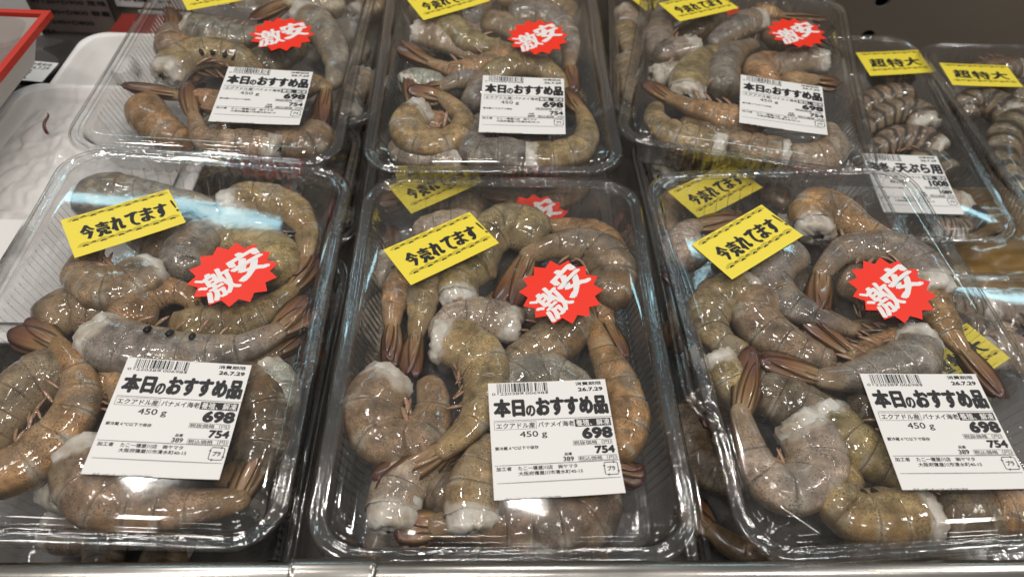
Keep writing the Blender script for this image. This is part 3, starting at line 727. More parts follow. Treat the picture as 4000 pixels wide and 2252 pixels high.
def ringed(profile, rib=None, warp=None, rad=26):
    V, F = [], []
    n = None
    for k, (d, z) in enumerate(profile):
        P, run = perimeter(d, rad)
        n = len(P)
        zz = np.full(n, z)
        if rib is not None and rib[k] > 0:
            ok = (run > 0.07) & (run < 0.93)
            side = np.concatenate([np.full(142, 0), np.full(318, 1), np.full(142, 2), np.full(318, 3)])
            cnt = np.where(side % 2 == 0, 16, 42)
            ph = np.sin(2 * np.pi * run * cnt)
            amp = np.where(ok, np.clip(ph * 1.6, -1, 1) * rib[k] * np.where(side % 2 == 0, 1, 0.72), 0)
            nx = np.select([side == 1, side == 3], [-1, 1], 0); ny = np.select([side == 0, side == 2], [1, -1], 0)
            P = P + np.stack([nx * amp, ny * amp], 1)
        if warp is not None and d > 11:
            w = min(1, (d - 11) / 18)
            zz = zz + np.array([warp(x, y) for x, y in P]) * w
        V += [(x * MM, y * MM, q * MM) for (x, y), q in zip(P, zz)]
    for k in range(len(profile) - 1):
        for i in range(n):
            j = (i + 1) % n
            F.append((k * n + i, k * n + j, (k + 1) * n + j, (k + 1) * n + i))
    k = len(profile) - 1
    # close the middle with a strip
    c = len(V)
    last = np.array(V[k * n:(k + 1) * n]); m = last.mean(0)
    V.append(tuple(m))
    for i in range(n): F.append((k * n + i, k * n + (i + 1) % n, c))
    return V, F


BASE_P = [(0.3, -2.6), (0.3, -0.9), (1.2, -0.3), (2.6, -0.3), (3.3, -1.3), (4.6, -1.5), (5.4, -0.6), (6.6, -0.5), (7.5, -1.6), (8.3, -4.0),
          (9.0, -5.6), (9.6, -7.0), (10.2, -9.0), (12.2, -15), (14.4, -22), (16.2, -28), (17.2, -30.5), (19.5, -32.4), (23, -32.9), (27, -33.0), (32, -33.0), (50, -32.6), (75, -33.0)]
RIB = [0] * 11 + [0.6, 1.3, 1.5, 1.5, 1.45, 1.3, 1.1, 0.9, 0.5, 0, 0, 0]
LID_P = [(-0.7, -3.3), (-0.7, -1.0), (0.1, 0.7), (1.4, 1.2), (2.8, 1.1), (3.6, 0.2), (5.0, 0.1), (5.8, 1.0), (7.0, 1.3), (8.2, 0.7), (9.2, 0.8), (10.2, 2.3), (11.2, 2.7),
         (16, 2.75), (22, 2.75), (30, 2.8), (40, 2.8), (52, 2.8), (64, 2.8), (78, 2.8)]
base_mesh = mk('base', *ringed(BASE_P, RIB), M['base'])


def lid_mesh(seed):
    def warp(x, y):
        return 0.34 * noise.noise(Vector((x * 0.013, y * 0.013, seed * 7.3))) + 0.10 * noise.noise(Vector((x * 0.035, y * 0.035, seed * 3.1 + 40)))
    V, F = ringed(LID_P, None, warp)
    # half-moon mark and slanting bar pressed into each corner
    for sx in (-1, 1):
        for sy in (-1, 1):
            b = len(V); R = 5.0; cx, cy = sx * 72, sy * 110
            for i in range(13):
                an = math.pi * i / 12 + (0 if sy > 0 else math.pi)
                for dr, dz in ((-0.5, 2.75), (0, 3.15), (0.5, 2.75)):
                    V.append(((cx + (R + dr) * math.cos(an)) * MM, (cy + (R + dr) * math.sin(an)) * MM, dz * MM))
            for i in range(12):
                for q in range(2): F.append((b + i * 3 + q, b + i * 3 + q + 1, b + i * 3 + q + 4, b + i * 3 + q + 3))
            b = len(V)
            for t in (-1, 1):
                for dr, dz in ((-1.0, 2.75), (0, 3.25), (1.0, 2.75)):
                    px, py = sx * (62 + t * 7), sy * (112 - t * 7)
                    V.append(((px + dr * 0.7 * sx) * MM, (py + dr * 0.7 * sy) * MM, dz * MM))
            for q in range(2): F.append((b + q, b + q + 1, b + q + 4, b + q + 3))
    return mk('lid', V, F, M['lid'])


LIDS = [lid_mesh(s) for s in range(4)]


def tray_matrix(k):
    x, y, z, yaw, tx, ty = TRAYS[k]
    R = Matrix.Rotation(math.radians(yaw), 4, 'Z') @ Matrix.Rotation(math.radians(tx), 4, 'X') @ Matrix.Rotation(math.radians(ty), 4, 'Y')
    return Matrix.Translation((x, y, z)) @ R


# ------------------------------------------------------------------ printing
_glyph = {}


def glyphs(body):
    if body not in _glyph:
        cu = bpy.data.curves.new('print', 'FONT')
        cu.body = body
        cu.resolution_u = 3
        o = bpy.data.objects.new('print', cu)
        col.objects.link(o)
        bpy.context.view_layer.update()
        dg = bpy.context.evaluated_depsgraph_get()
        me = bpy.data.meshes.new_from_object(o.evaluated_get(dg))
        V = np.array([v.co[:] for v in me.vertices]); F = [tuple(p.vertices) for p in me.polygons]
        col.objects.unlink(o); bpy.data.objects.remove(o); bpy.data.meshes.remove(me); bpy.data.curves.remove(cu)
        _glyph[body] = (V, F)
    return _glyph[body]


def text(mb, body, x0, x1, y0, y1, z, bold=0.0, m=0, rot=0.0, brush=False, wob=0.0, shear=0.0):
    """body squeezed into the box x0..x1, y0..y1 (mm); bold thickens the strokes by that many mm each way"""
    V, F = glyphs(body)
    if len(V) == 0: return
    lo, hi = V.min(0), V.max(0)
    b = bold
    s = np.array([(x1 - x0 - 2 * b) / (hi[0] - lo[0]), (y1 - y0 - 2 * b) / (hi[1] - lo[1])])
    Q = (V[:, :2] - lo[:2]) * s + np.array([x0 + b, y0 + b])
    Q[:, 0] += shear * (Q[:, 1] - (y0 + y1) / 2)
    if wob:
        Q = Q + np.array([[noise.noise(Vector((q[0] * .45, q[1] * .45, 3.0))), noise.noise(Vector((q[0] * .45, q[1] * .45, 9.0)))] for q in Q]) * wob
    if b <= 0: offs = [(0, 0)]
    elif brush: offs = [(b * t, -b * 0.55 * t) for t in (-1, -.6, -.2, .2, .6, 1)] + [(b * .25, b * .35), (-b * .25, -b * .35)]
    else: offs = [(0, 0)] + [(b * math.cos(a * math.pi / 4), b * math.sin(a * math.pi / 4)) for a in range(8)]
    for k, (ox, oy) in enumerate(offs):
        P = Q + np.array([ox, oy])
        if rot:
            c, s_ = math.cos(rot), math.sin(rot); cc = np.array([(x0 + x1) / 2, (y0 + y1) / 2])
            P = (P - cc) @ np.array([[c, s_], [-s_, c]]) + cc
        mb.add([(p[0] * MM, p[1] * MM, (z + 0.004 * k) * MM) for p in P], F, m)


LW, LH = 62.4, 65.2


def price_label_meshes(title, price, taxed, origin='エクアドル産', kind='バナメイ海老', weight='450 g'):
    pm = MB()
    nx, ny = 14, 14
    V = [((-LW / 2 + LW * i / nx) * MM, (-LH / 2 + LH * j / ny) * MM, 0.0) for j in range(ny + 1) for i in range(nx + 1)]
    F = [(j * (nx + 1) + i, j * (nx + 1) + i + 1, (j + 1) * (nx + 1) + i + 1, (j + 1) * (nx + 1) + i) for j in range(ny) for i in range(nx)]
    pm.add(V, F)
    paper = pm.mesh('price_label', M['paper'])
    X = lambda u: -LW / 2 + u * LW
    Y = lambda v: LH / 2 - v * LH
    mb = MB()
    T = lambda s, u0, u1, v0, v1, bold=0.05, **k: text(mb, s, X(u0), X(u1), Y(v1), Y(v0), 0.06, bold, **k)
    def line(u0, u1, v, w=0.22): mb.rect(X(u0) * MM, X(u1) * MM, (Y(v) - w / 2) * MM, (Y(v) + w / 2) * MM, 0.06 * MM)
    def frame(u0, u1, v0, v1, w=0.16):
        line(u0, u1, v0, w); line(u0, u1, v1, w)
        for u in (u0, u1): mb.rect((X(u) - w / 2) * MM, (X(u) + w / 2) * MM, Y(v1) * MM, Y(v0) * MM, 0.064 * MM)
    T(title[0], 0.035, 0.295, 0.150, 0.320, 0.62)
    T(title[1], 0.300, 0.380, 0.215, 0.320, 0.35)
    T(title[2], 0.385, 0.985, 0.150, 0.325, 0.62)
    T('消費期限', 0.74, 0.96, 0.018, 0.052, 0.06)
    T('26.7.29', 0.755, 0.965, 0.072, 0.108, 0.16)
    T('0  220389 006985', 0.03, 0.50, 0.094, 0.117, 0.02)
    line(0.03, 1.0, 0.350)
    frame(0.035, 0.375, 0.362, 0.428)
    T(origin, 0.05, 0.365, 0.371, 0.420, 0.06)
    T(kind, 0.39, 0.685, 0.371, 0.420, 0.06)
    mb.rect(X(0.69) * MM, X(0.985) * MM, Y(0.429) * MM, Y(0.361) * MM, 0.05 * MM)
    text(mb, '養殖、解凍', X(0.70), X(0.975), Y(0.424), Y(0.366), 0.09, 0.05, m=1)
    T(weight, 0.235, 0.455, 0.448, 0.515, 0.06)
    T(price, 0.735, 0.985, 0.437, 0.540, 0.55)
    T('要冷蔵４℃以下で保存', 0.03, 0.375, 0.574, 0.604, 0.05)
    frame(0.655, 0.965, 0.549, 0.588)
    T('税抜価格（円）', 0.66, 0.96, 0.553, 0.585, 0.03)
    T(taxed, 0.82, 0.98, 0.600, 0.668, 0.32)
    T('品番', 0.575, 0.635, 0.645, 0.670, 0.05)
    T('389', 0.56, 0.645, 0.679, 0.718, 0.10)
    frame(0.68, 0.985, 0.682, 0.722)
    T('税込価格（円）', 0.685, 0.98, 0.686, 0.719, 0.03)
    line(0.02, 1.0, 0.730)
    T('加工者', 0.03, 0.15, 0.742, 0.775, 0.06)
    T('たこ一寝屋川店　㈱ヤマタ', 0.20, 0.665, 0.741, 0.776, 0.05)
    T('大阪府寝屋川市清水町40-15', 0.20, 0.70, 0.784, 0.818, 0.05)
    line(0.03, 0.985, 0.872)
    # recycling mark: broken rounded square with arrow heads
    cx, cy, h = X(0.925), Y(0.795), 3.5
    for k in range(4):
        c, s = math.cos(k * math.pi / 2), math.sin(k * math.pi / 2)
        def R(pts): return [((cx + x * c - y * s) * MM, (cy + x * s + y * c) * MM, 0.06 * MM) for x, y in pts]
        mb.add(R([(-h + 0.9, h - 0.4), (h - 2.2, h - 0.4), (h - 2.2, h), (-h + 0.9, h)]), [(0, 1, 2, 3)])
        mb.add(R([(-h, h - 1.6), (-h + 0.9, h - 0.4), (-h + 0.9, h), (-h + 0.3, h - 0.4)]), [(0, 1, 2, 3)])
        mb.add(R([(h - 2.2, h - 0.9), (h - 1.0, h - 0.2), (h - 2.2, h + 0.5)]), [(0, 1, 2)])
    text(mb, 'プラ', cx - 1.9, cx + 1.9, cy - 1.3, cy + 1.3, 0.06, 0.12)
    rnd = random.Random(4)
    x = X(0.085)
    while x < X(0.5):
        w = rnd.choice((0.25, 0.5)); mb.rect(x * MM, (x + w) * MM, (-LH / 2 + 0.02) * MM, (-LH / 2 + rnd.choice((0.4, 0.7, 0.8))) * MM, 0.06 * MM); x += w + rnd.choice((0.4, 0.7))
    lettering = mb.mesh('lettering', [M['ink'], M['white']])
    bc = MB()
    code = '101' + '0011001' '0010011' '0010011' '0001101' '0111101' '0110111' + '01010' + '1110010' '1110010' '1010000' '1110100' '1001000' '1001110' + '101'
    mod = (X(0.50) - X(0.075)) / len(code)
    i = 0
    while i < len(code):
        if code[i] == '1':
            j = i
            while j < len(code) and code[j] == '1': j += 1
            guard = i < 3 or 44 < i < 50 or i > 90
            bc.rect((X(0.075) + i * mod) * MM, (X(0.075) + j * mod - 0.03) * MM, Y(0.112 if guard else 0.090) * MM, Y(0.008) * MM, 0.06 * MM)
            i = j
        else: i += 1
    return paper, lettering, bc.mesh('barcode', M['ink'])


def curl(meshes, w, h, amt, k=3):
    """lift one lower corner a little and bow the sheet"""
    for me in meshes:
        for v in me.vertices:
            u, t = v.co.x / (w * MM) + 0.5, 0.5 - v.co.y / (h * MM)
            v.co.z += (amt * max(0.0, u * t) ** k + 0.25 * (u - 0.5) ** 2 + 0.35 * amt * max(0.0, (1 - u) * (1 - t)) ** k) * MM
    return meshes


SHRIMP_LABEL = price_label_meshes(('本日', 'の', 'おすすめ品'), '698', '754')
PRAWN_LABEL = price_label_meshes(('海老', 'ノ', '天ぷら用'), '1008', '1089', 'ベトナム産', 'ブラックタイガー', ' 8尾 ')
curl(SHRIMP_LABEL, LW, LH, 1.1); curl(PRAWN_LABEL, LW, LH, 0.8)
YW, YH = 62.2, 34.0


def wave(mb, cx, y, R, mg, mk_):
    """one fan of the wave border: gold outer band, black core"""
    def band(r0, r1, a0, a1, m, z):
        n = 12; V = []; 
        for i in range(n + 1):
            a = a0 + (a1 - a0) * i / n
            for r in (r0, r1): V.append(((cx + r * math.cos(a)) * MM, (y + r * 0.78 * math.sin(a)) * MM, z * MM))
        mb.add(V, [(2 * i, 2 * i + 1, 2 * i + 3, 2 * i + 2) for i in range(n)], m)
    band(R * 0.60, R, 0.25, math.pi - 0.25, mg, 0.05)
    band(R * 0.60, R * 0.63, 0.2, math.pi - 0.2, mk_, 0.06)
    band(R * 0.14, R * 0.46, 0.3, math.pi - 0.3, mk_, 0.06)


def yellow_meshes(words, size=(YW, YH)):
    w, h = size
    pm = MB()
    gx, gy = 12, 8
    pm.add([((-w / 2 + w * i / gx) * MM, (-h / 2 + h * j / gy) * MM, 0.0) for j in range(gy + 1) for i in range(gx + 1)],
           [(j * (gx + 1) + i, j * (gx + 1) + i + 1, (j + 1) * (gx + 1) + i + 1, (j + 1) * (gx + 1) + i) for j in range(gy) for i in range(gx)])
    paper = pm.mesh('yellow_sticker', M['yellow'])
    wv = MB()
    for y, x0, n in ((-h / 2 + h * 0.19, -w / 2 + 7.5, 6), (h / 2 - h * 0.125, -w / 2 + 7.5, 6)):
        for k in range(n):
            wave(wv, x0 + k * (w - 13) / (n - 1), y, 4.7, 0, 1)
            if k < n - 1: wave(wv, x0 + (k + 0.5) * (w - 13) / (n - 1), y + 0.9, 2.3, 1, 1)
    lt = MB()
    n = len(words)
    for k, ch in enumerate(words):
        if ch == '！':
            text(lt, '!', w / 2 - 2.1, w / 2 - 0.7, -h * 0.16, h * 0.20, 0.08, 0.3, brush=True, shear=-0.1); continue
        cw = (w - 12) / (n - (1 if '！' in words else 0))
        x0 = -w / 2 + 7 + k * cw
        dy = (0.6, -0.5, 0.3, -0.2, 0.4, 0.1)[k % 6]
        text(lt, ch, x0, x0 + cw * 0.95, -h * 0.19 + dy, h * 0.20 + dy, 0.08, 0.72, brush=True, wob=0.5, shear=0.05)
    return curl((paper, lt.mesh('lettering', M['ink']), wv.mesh('wave_border', [M['gold'], M['ink']])), w, h, 0.7)


YELLOW = yellow_meshes('今売れてます！')
YELLOW_XL = yellow_meshes('超特大')


def red_meshes():
    n = 14
    V = [(0, 0, 0)]
    for i in range(2 * n):
        a = math.pi * i / n
        r = 1.0 if i % 2 == 0 else 0.81
        V.append((r * 25.6 * math.cos(a) * MM, r * 24.3 * math.sin(a) * MM, 0))
    F = [(0, 1 + i, 1 + (i + 1) % (2 * n)) for i in range(2 * n)]
    paper = mk('red_sticker', V, F, M['red'], False)
    lt = MB()
    text(lt, '激', -21.5, -0.3, -11.5, 10.0, 0.08, 0.62, brush=True, wob=0.5, shear=0.14)
    text(lt, '安', 0.0, 21, -10.0, 12.5, 0.08, 1.2, brush=True, wob=0.7, shear=0.14)
    return paper, lt.mesh('lettering', M['white'])


RED = red_meshes()


def stick(parent, meshes, names, x, y, ang, z=3.22, rx=0.0, ry=0.0):
    Mx = Matrix.Translation((x * MM, y * MM, z * MM)) @ Matrix.Rotation(math.radians(ang), 4, 'Z') @ Matrix.Rotation(math.radians(rx), 4, 'X') @ Matrix.Rotation(math.radians(ry), 4, 'Y')
    o = put(names[0], meshes[0], parent, Mx)
    for nm, me in zip(names[1:], meshes[1:]): tag(put(nm, me, o), kind='stuff' if nm == 'wave_border' else None)
    return o


LABEL_N = ('price_label', 'lettering', 'barcode')
YEL_N = ('yellow_sticker', 'lettering', 'wave_border')
RED_N = ('red_sticker', 'lettering')
TRAY_INFO = {
    'L1': ('clear plastic shrimp tray at the front left, nearest the white foam tray', 'trays of shrimp on the top layer'),
    'C1': ('clear plastic shrimp tray at the front centre with its front rim at the steel rail', 'trays of shrimp on the top layer'),
    'R1': ('clear plastic shrimp tray at the front right, label reaching the picture edge', 'trays of shrimp on the top layer'),
    'L2': ('clear plastic shrimp tray behind the front left one, beside the foam trays', 'trays of shrimp on the top layer'),
    'C2': ('clear plastic shrimp tray behind the front centre one', 'trays of shrimp on the top layer'),
    'R2': ('clear plastic shrimp tray set askew behind the front right one', 'trays of shrimp on the top layer'),
    'LL1': ('clear tray stacked underneath, showing its stickers through the front left tray', 'trays stacked underneath'),
    'CL1': ('clear tray stacked underneath, showing its stickers through the front centre tray', 'trays stacked underneath'),
    'RL1': ('clear tray stacked underneath, showing its stickers through the front right tray', 'trays stacked underneath'),
    'LL2': ('clear tray underneath the back left tray, one corner showing on its right', 'trays stacked underneath'),
    'CL2': ('clear tray stacked underneath the back centre tray', 'trays stacked underneath'),
    'RL2': ('clear shrimp tray wedged below and between the back centre and back right trays', 'trays stacked underneath'),
    'LF': ('clear tray at the bottom of the front left stack by the rail', 'trays stacked underneath'),
    'CF': ('clear tray at the bottom of the front centre stack by the rail', 'trays stacked underneath'),
    'RF': ('clear tray at the bottom of the front right stack by the rail', 'trays stacked underneath'),
    'LB': ('clear tray in the dark gap right of the front left and back left trays', 'trays stacked underneath'),
    'T1': ('clear tray of striped tiger prawns with the 1008 yen tempura label', 'tiger prawn trays'),
    'T2': ('clear tray of tiger prawns at the right edge with a large-size yellow sticker', 'tiger prawn trays'),
    'T3': ('clear tray of tiger prawns low down right of the front right tray', 'tiger prawn trays'),
}
STICKERS = {
    'L1': ((28.0, -66.6, -0.8), (-35.6, 63.3, 32.5), (36, 28, 48)),
    'C1': ((24.4, -68.8, 3.0), (-37.5, 62.1, 33.6), (34, 27, 52)),
    'R1': ((23.7, -70.7, -3.3), (-38.5, 63.0, 31.2), (35.5, 20, 34)),
    'L2': ((28.3, -62.8, 1.1), (-34.5, 72.2, 29.1), (26.5, 18.8, 32)),
    'C2': ((22.0, -62.3, -2.9), (-37.0, 74.5, 27.5), (37, 23.3, 33)),
    'R2': ((26.7, -61.2, -1.0), (-40.5, 76.5, 36.4), (43, 52, 42)),
    'LL1': (None, (-36, 62, 31), (36, 26, 40)), 'CL1': (None, (-37, 60, 34), (34, 26, 40)), 'RL1': (None, (-37, 62, 32), (34, 26, 40)),
    'RL2': (None, (-38, 66, 33), (34, 26, 40)),
}
def drop_mesh(seed):
    """scattered water beads on a lid"""
    rd = random.Random(seed)
    V, F = [], []
    for _ in range(130):
        a = rd.random()
        x, y = (rd.uniform(-80, 80), rd.uniform(80, 118)) if a < 0.45 else (rd.choice((-1, 1)) * rd.uniform(58, 80), rd.uniform(-115, 115))
        r = rd.uniform(0.25, 0.85) ** 1.3
        b = len(V)
        for f, z in ((1.0, 0.0), (0.75, 0.42), (0.35, 0.62)):
            for k in range(8):
                an = math.pi * k / 4
                V.append(((x + r * f * math.cos(an)) * MM, (y + r * f * math.sin(an)) * MM, (2.9 + r * z) * MM))
        for q in range(2):
            for k in range(8): F.append((b + q * 8 + k, b + q * 8 + (k + 1) % 8, b + q * 8 + 8 + (k + 1) % 8, b + q * 8 + 8 + k))
        F.append(tuple(b + 16 + k for k in range(8)))
    return mk('water_drops', V, F, M['drop'])


DROPS = [drop_mesh(s) for s in range(3)]
tray_obj = {}
for q, k in enumerate(TRAYS):
    t = empty('prawn_tray' if k[0] == 'T' else 'shrimp_tray', tray_matrix(k))
    tag(t, TRAY_INFO[k][0], 'food tray', TRAY_INFO[k][1])
    tray_obj[k] = t
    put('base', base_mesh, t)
    lid = put('lid', LIDS[q % 4], t)
    if k in ('L1', 'C1', 'R1', 'L2', 'C2', 'R2', 'T1', 'T2'): tag(put('water_drops', DROPS[q % 3], lid), kind='stuff')
    if k in STICKERS:
        p, y, r = STICKERS[k]
        if p: stick(t, SHRIMP_LABEL, LABEL_N, *p)
        stick(t, YELLOW, YEL_N, *y)
        stick(t, RED, RED_N, *r)
stick(tray_obj['T1'], PRAWN_LABEL, LABEL_N, 20, -72, -2)
stick(tray_obj['T1'], YELLOW_XL, YEL_N, 58, 84, 6)
stick(tray_obj['T2'], YELLOW_XL, YEL_N, -52, 74, -3)
stick(tray_obj['T3'], YELLOW_XL, YEL_N, -52, 52, 30)

# ------------------------------------------------------------------ shrimps
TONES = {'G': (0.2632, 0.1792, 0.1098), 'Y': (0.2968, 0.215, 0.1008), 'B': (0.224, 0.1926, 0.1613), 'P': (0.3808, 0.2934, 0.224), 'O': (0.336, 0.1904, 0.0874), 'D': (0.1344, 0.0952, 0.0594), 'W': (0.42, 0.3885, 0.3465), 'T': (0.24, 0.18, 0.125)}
SEG = [0.045, 0.20, 0.345, 0.48, 0.61, 0.74, 1.0]


def catmull(P, n):
    P = np.asarray(P, float)
    Q = np.vstack([2 * P[0] - P[1], P, 2 * P[-1] - P[-2]])
    out = []
    for i in range(len(P) - 1):
        p0, p1, p2, p3 = Q[i:i + 4]
        for t in np.linspace(0, 1, 40, endpoint=False):
            out.append(0.5 * ((2 * p1) + (-p0 + p2) * t + (2 * p0 - 5 * p1 + 4 * p2 - p3) * t * t + (-p0 + 3 * p1 - 3 * p2 + p3) * t ** 3))
    out.append(P[-1]); out = np.array(out)
    for _ in range(6): out[1:-1] = (out[:-2] + 2 * out[1:-1] + out[2:]) / 4
    s = np.concatenate([[0], np.cumsum(np.linalg.norm(np.diff(out, axis=0), axis=1))])
    return out, s


def thick(t):
    return float(np.interp(t, [-0.05, 0.0, 0.08, 0.25, 0.45, 0.62, 0.75, 0.9, 1.0], [0.97, 1.02, 1.11, 1.13, 1.01, 0.82, 0.64, 0.50, 0.38]))


def blade_mesh(name, length, width, mat, curve=0.0, point=0.6):
    """one leaf-shaped plate with a mid rib, pointing along +x, 0.9 mm thick"""
    n = 9; V = []; A = []; E_ = []
    for i in range(n + 1):
        s = i / n
        w = width / 2 * (math.sin(math.pi * min(1, s * 0.80 + 0.13)) ** point) * (1.0 if s < 0.97 else 0.55)
        x = s * length; zc = curve * math.sin(math.pi * s * 0.8)
        for yy, zz in ((-1, 0), (-0.5, 0.28), (0, 0.55), (0.5, 0.28), (1, 0), (0, -0.35)):
            V.append((x * MM, yy * w * MM, (zc + zz) * MM)); A.append(s); E_.append(abs(yy) if zz >= 0 else 0.5)
    F = []
    for i in range(n):
        for k in range(6):
            F.append((i * 6 + k, i * 6 + (k + 1) % 6, i * 6 + 6 + (k + 1) % 6, i * 6 + 6 + k))
    F.append(tuple(range(5, -1, -1))); F.append(tuple(n * 6 + k for k in range(6)))
    return mk(name, V, F, mat, True, None, {'along': A, 'edge': E_})


def frame_matrix(p, x, z):
    x = Vector(x).normalized(); z = Vector(z); y = z.cross(x).normalized(); z = x.cross(y)
    return Matrix(((x.x, y.x, z.x, p[0] * MM), (x.y, y.y, z.y, p[1] * MM), (x.z, y.z, z.z, p[2] * MM), (0, 0, 0, 1)))


BLADES = {}
for dk in ('tail', 'tail_dark'):
    BLADES[dk] = [blade_mesh('telson', 25, 5.0, M[dk], 0.8, 0.9), blade_mesh('tail_blade', 30, 12.5, M[dk], 1.2, 0.5), blade_mesh('tail_blade', 28, 11.5, M[dk], -0.6, 0.45)]
LEG = [blade_mesh('leg', 13, 3.0, M['legs'], 1.8, 0.8)]


def shrimp(tray, z, width, roll, tone, flags, pts, tip, label, seed, group=None, name=None):
    rnd = random.Random(seed * 13 + 5)
    tiger = tone == 'T'
    cl = lambda p, m: (max(-80 + m, min(80 - m, p[0])), max(-119 + m, min(119 - m, p[1])))
    pts = [cl(p, width * 0.42) for p in pts]
    n0 = len(pts)
    P3 = []
    for k, p in enumerate(pts):
        u = k / (n0 - 1)
        dz = rnd.uniform(-0.8, 0.8) + (-3.0 * u * u if not tip else -0.8 * u)
        P3.append((p[0], p[1], z + dz))
    C, S = catmull(P3, 40)
    Ltot = S[-1]
    full = Ltot if tip else (Ltot * 1.12 if Ltot > 66 else max(Ltot * 1.25, 80.0))
    # the tail is jointed: each plate is nearly straight, bends happen between plates
    knots = sorted({0.0, Ltot, *[b * full for b in SEG if b * full < Ltot - 2]})
    KP = np.array([[np.interp(k_, S, C[:, i_]) for i_ in range(3)] for k_ in knots])
    ST = np.stack([np.interp(S, knots, KP[:, i_]) for i_ in range(3)], 1)
    C = C * 0.35 + ST * 0.65
    for _ in range(3): C[1:-1] = (C[:-2] + 2 * C[1:-1] + C[2:]) / 4
    # which side is the back: away from the curl
    d = np.diff(C[:, :2], axis=0); ang = np.unwrap(np.arctan2(d[:, 1], d[:, 0])); turn = ang[-1] - ang[0]
    sgn = 1.0 if turn >= 0 else -1.0
    def at(s):
        i = min(max(np.searchsorted(S, s) - 1, 0), len(S) - 2)
        f = (s - S[i]) / max(1e-9, S[i + 1] - S[i])
        p = C[i] + (C[i + 1] - C[i]) * f
        a = max(0, i - 4); b = min(len(C) - 1, i + 5)
        T = C[b] - C[a]; T /= np.linalg.norm(T)
        U = np.array([0, 0, 1.0]); U -= T * (U @ T); U /= np.linalg.norm(U)
        D = np.cross(T, U) * sgn
        r = math.radians(roll + rollj)
        return p, T, D * math.cos(r) + U * math.sin(r), U * math.cos(r) - D * math.sin(r)
    rollj = rnd.uniform(-10, 10)
    h0 = width / 2 * 1.10
    NA = 22
    V, F, aS, aD, aA = [], [], [], [], []
    ts = []
    bounds = [b for b in SEG if b * full <= Ltot + 0.01]
    if bounds[-1] * full < Ltot - 0.5: bounds.append(Ltot / full)
    if len(bounds) < 2: bounds = [0.09 * min(1, Ltot / full * 3), Ltot / full]
    for b0, b1 in zip(bounds[:-1], bounds[1:]):
        for q in (0.0, 0.06, 0.25, 0.5, 0.75, 0.93, 1.0): ts.append((b0 + (b1 - b0) * q, q))
    jag = [rnd.uniform(-1, 1) for _ in range(NA)]
    hump = [rnd.uniform(0.015, 0.075) for _ in range(8)]
    fat = [rnd.uniform(0.95, 1.06) for _ in range(8)]
    for k, (t, q) in enumerate(ts):
        p, T, D, U = at(min(Ltot, t * full))
        h = h0 * thick(t) * (1 + (fat[int(k // 7) % 8] - 1) * math.sin(math.pi * q))
        step = 0.978 + 0.040 * (q ** 1.5) if q < 0.99 else 0.985
        hum = hump[int(k // 7) % 8] * math.sin(math.pi * q) ** 0.7
        for a in range(NA):
            an = 2 * math.pi * a / NA
            c, s = math.cos(an), math.sin(an)
            vent = max(0.0, -c)
            hu = 0.78 * (1 - 0.34 * vent ** 1.5) + (0.07 * math.sin(math.pi * q) if -0.85 < c < -0.2 else 0)
            hd = (1.0 + hum) if c > 0 else (0.96 - 0.04 * math.sin(math.pi * q))
            # wrinkles of the plates
            w = 1 + 0.045 * noise.noise(Vector((t * 9 + seed * 3.7, c * 1.2, s * 1.2))) + 0.022 * noise.noise(Vector((t * 26 + seed, c * 1.7, s * 1.7)))
            back = 0.0
            if c < -0.25: back = (1.4 * math.sin(math.pi * q) - 0.7) * 0.6 * vent      # scalloped lower edge
            if k == 0: back += jag[a] * 1.3 + 1.8 * noise.noise(Vector((c * 1.6, s * 1.6, seed * 1.9)))
            back += 3.4 * vent ** 1.2 * min(1, k / 6) * (0.6 if Ltot < 60 else 1)
            v = p + (D * c * h * hd + U * s * h * hu) * step * w + T * back
            if v[2] > 0.6: v[2] = 0.6 + (v[2] - 0.6) * 0.25     # pressed flat under the lid
            V.append(v * MM); aS.append(q); aD.append(c); aA.append(max(t, 0.25) if 'nf' in flags else t)
    nr = len(ts)
    for k in range(nr - 1):
        for a in range(NA):
            b = (a + 1) % NA
            F.append((k * NA + a, k * NA + b, k * NA + NA + b, k * NA + NA + a))
    p, T, D, U = at(Ltot)
    e = len(V)
    hend = h0 * thick(ts[-1][0])
    for k, (f, g) in enumerate(((0.80, 0.35), (0.45, 0.60))):
        for a in range(NA):
            an = 2 * math.pi * a / NA
            V.append((p + (D * math.cos(an) * f + U * math.sin(an) * f * 0.8) * hend + T * hend * g) * MM); aS.append(0.5); aD.append(math.cos(an)); aA.append(ts[-1][0])
    V.append((p + T * hend * 0.7) * MM); aS.append(0.5); aD.append(0); aA.append(ts[-1][0])
    rings = [(nr - 1) * NA, e, e + NA]
    for r0, r1 in zip(rings[:-1], rings[1:]):
        for a in range(NA): F.append((r0 + a, r0 + (a + 1) % NA, r1 + (a + 1) % NA, r1 + a))
    for a in range(NA): F.append((rings[-1] + a, rings[-1] + (a + 1) % NA, len(V) - 1))
    if 'nf' in flags:      # head end out of sight: the shell simply closes
        p, T, D, U = at(ts[0][0] * full)
        e2 = len(V); hf = h0 * thick(ts[0][0])
        for f, g in ((0.88, 0.25), (0.55, 0.48)):
            for a in range(NA):
                an = 2 * math.pi * a / NA
                V.append((p + (D * math.cos(an) * f + U * math.sin(an) * f * 0.8) * hf - T * hf * g) * MM); aS.append(0.5); aD.append(math.cos(an)); aA.append(0.25)
        V.append((p - T * hf * 0.56) * MM); aS.append(0.5); aD.append(0); aA.append(0.25)
        for r0, r1 in ((e2, 0), (e2 + NA, e2)):
            for a in range(NA): F.append((r0 + a, r0 + (a + 1) % NA, r1 + (a + 1) % NA, r1 + a))
        for a in range(NA): F.append((e2 + NA + (a + 1) % NA, e2 + NA + a, len(V) - 1))
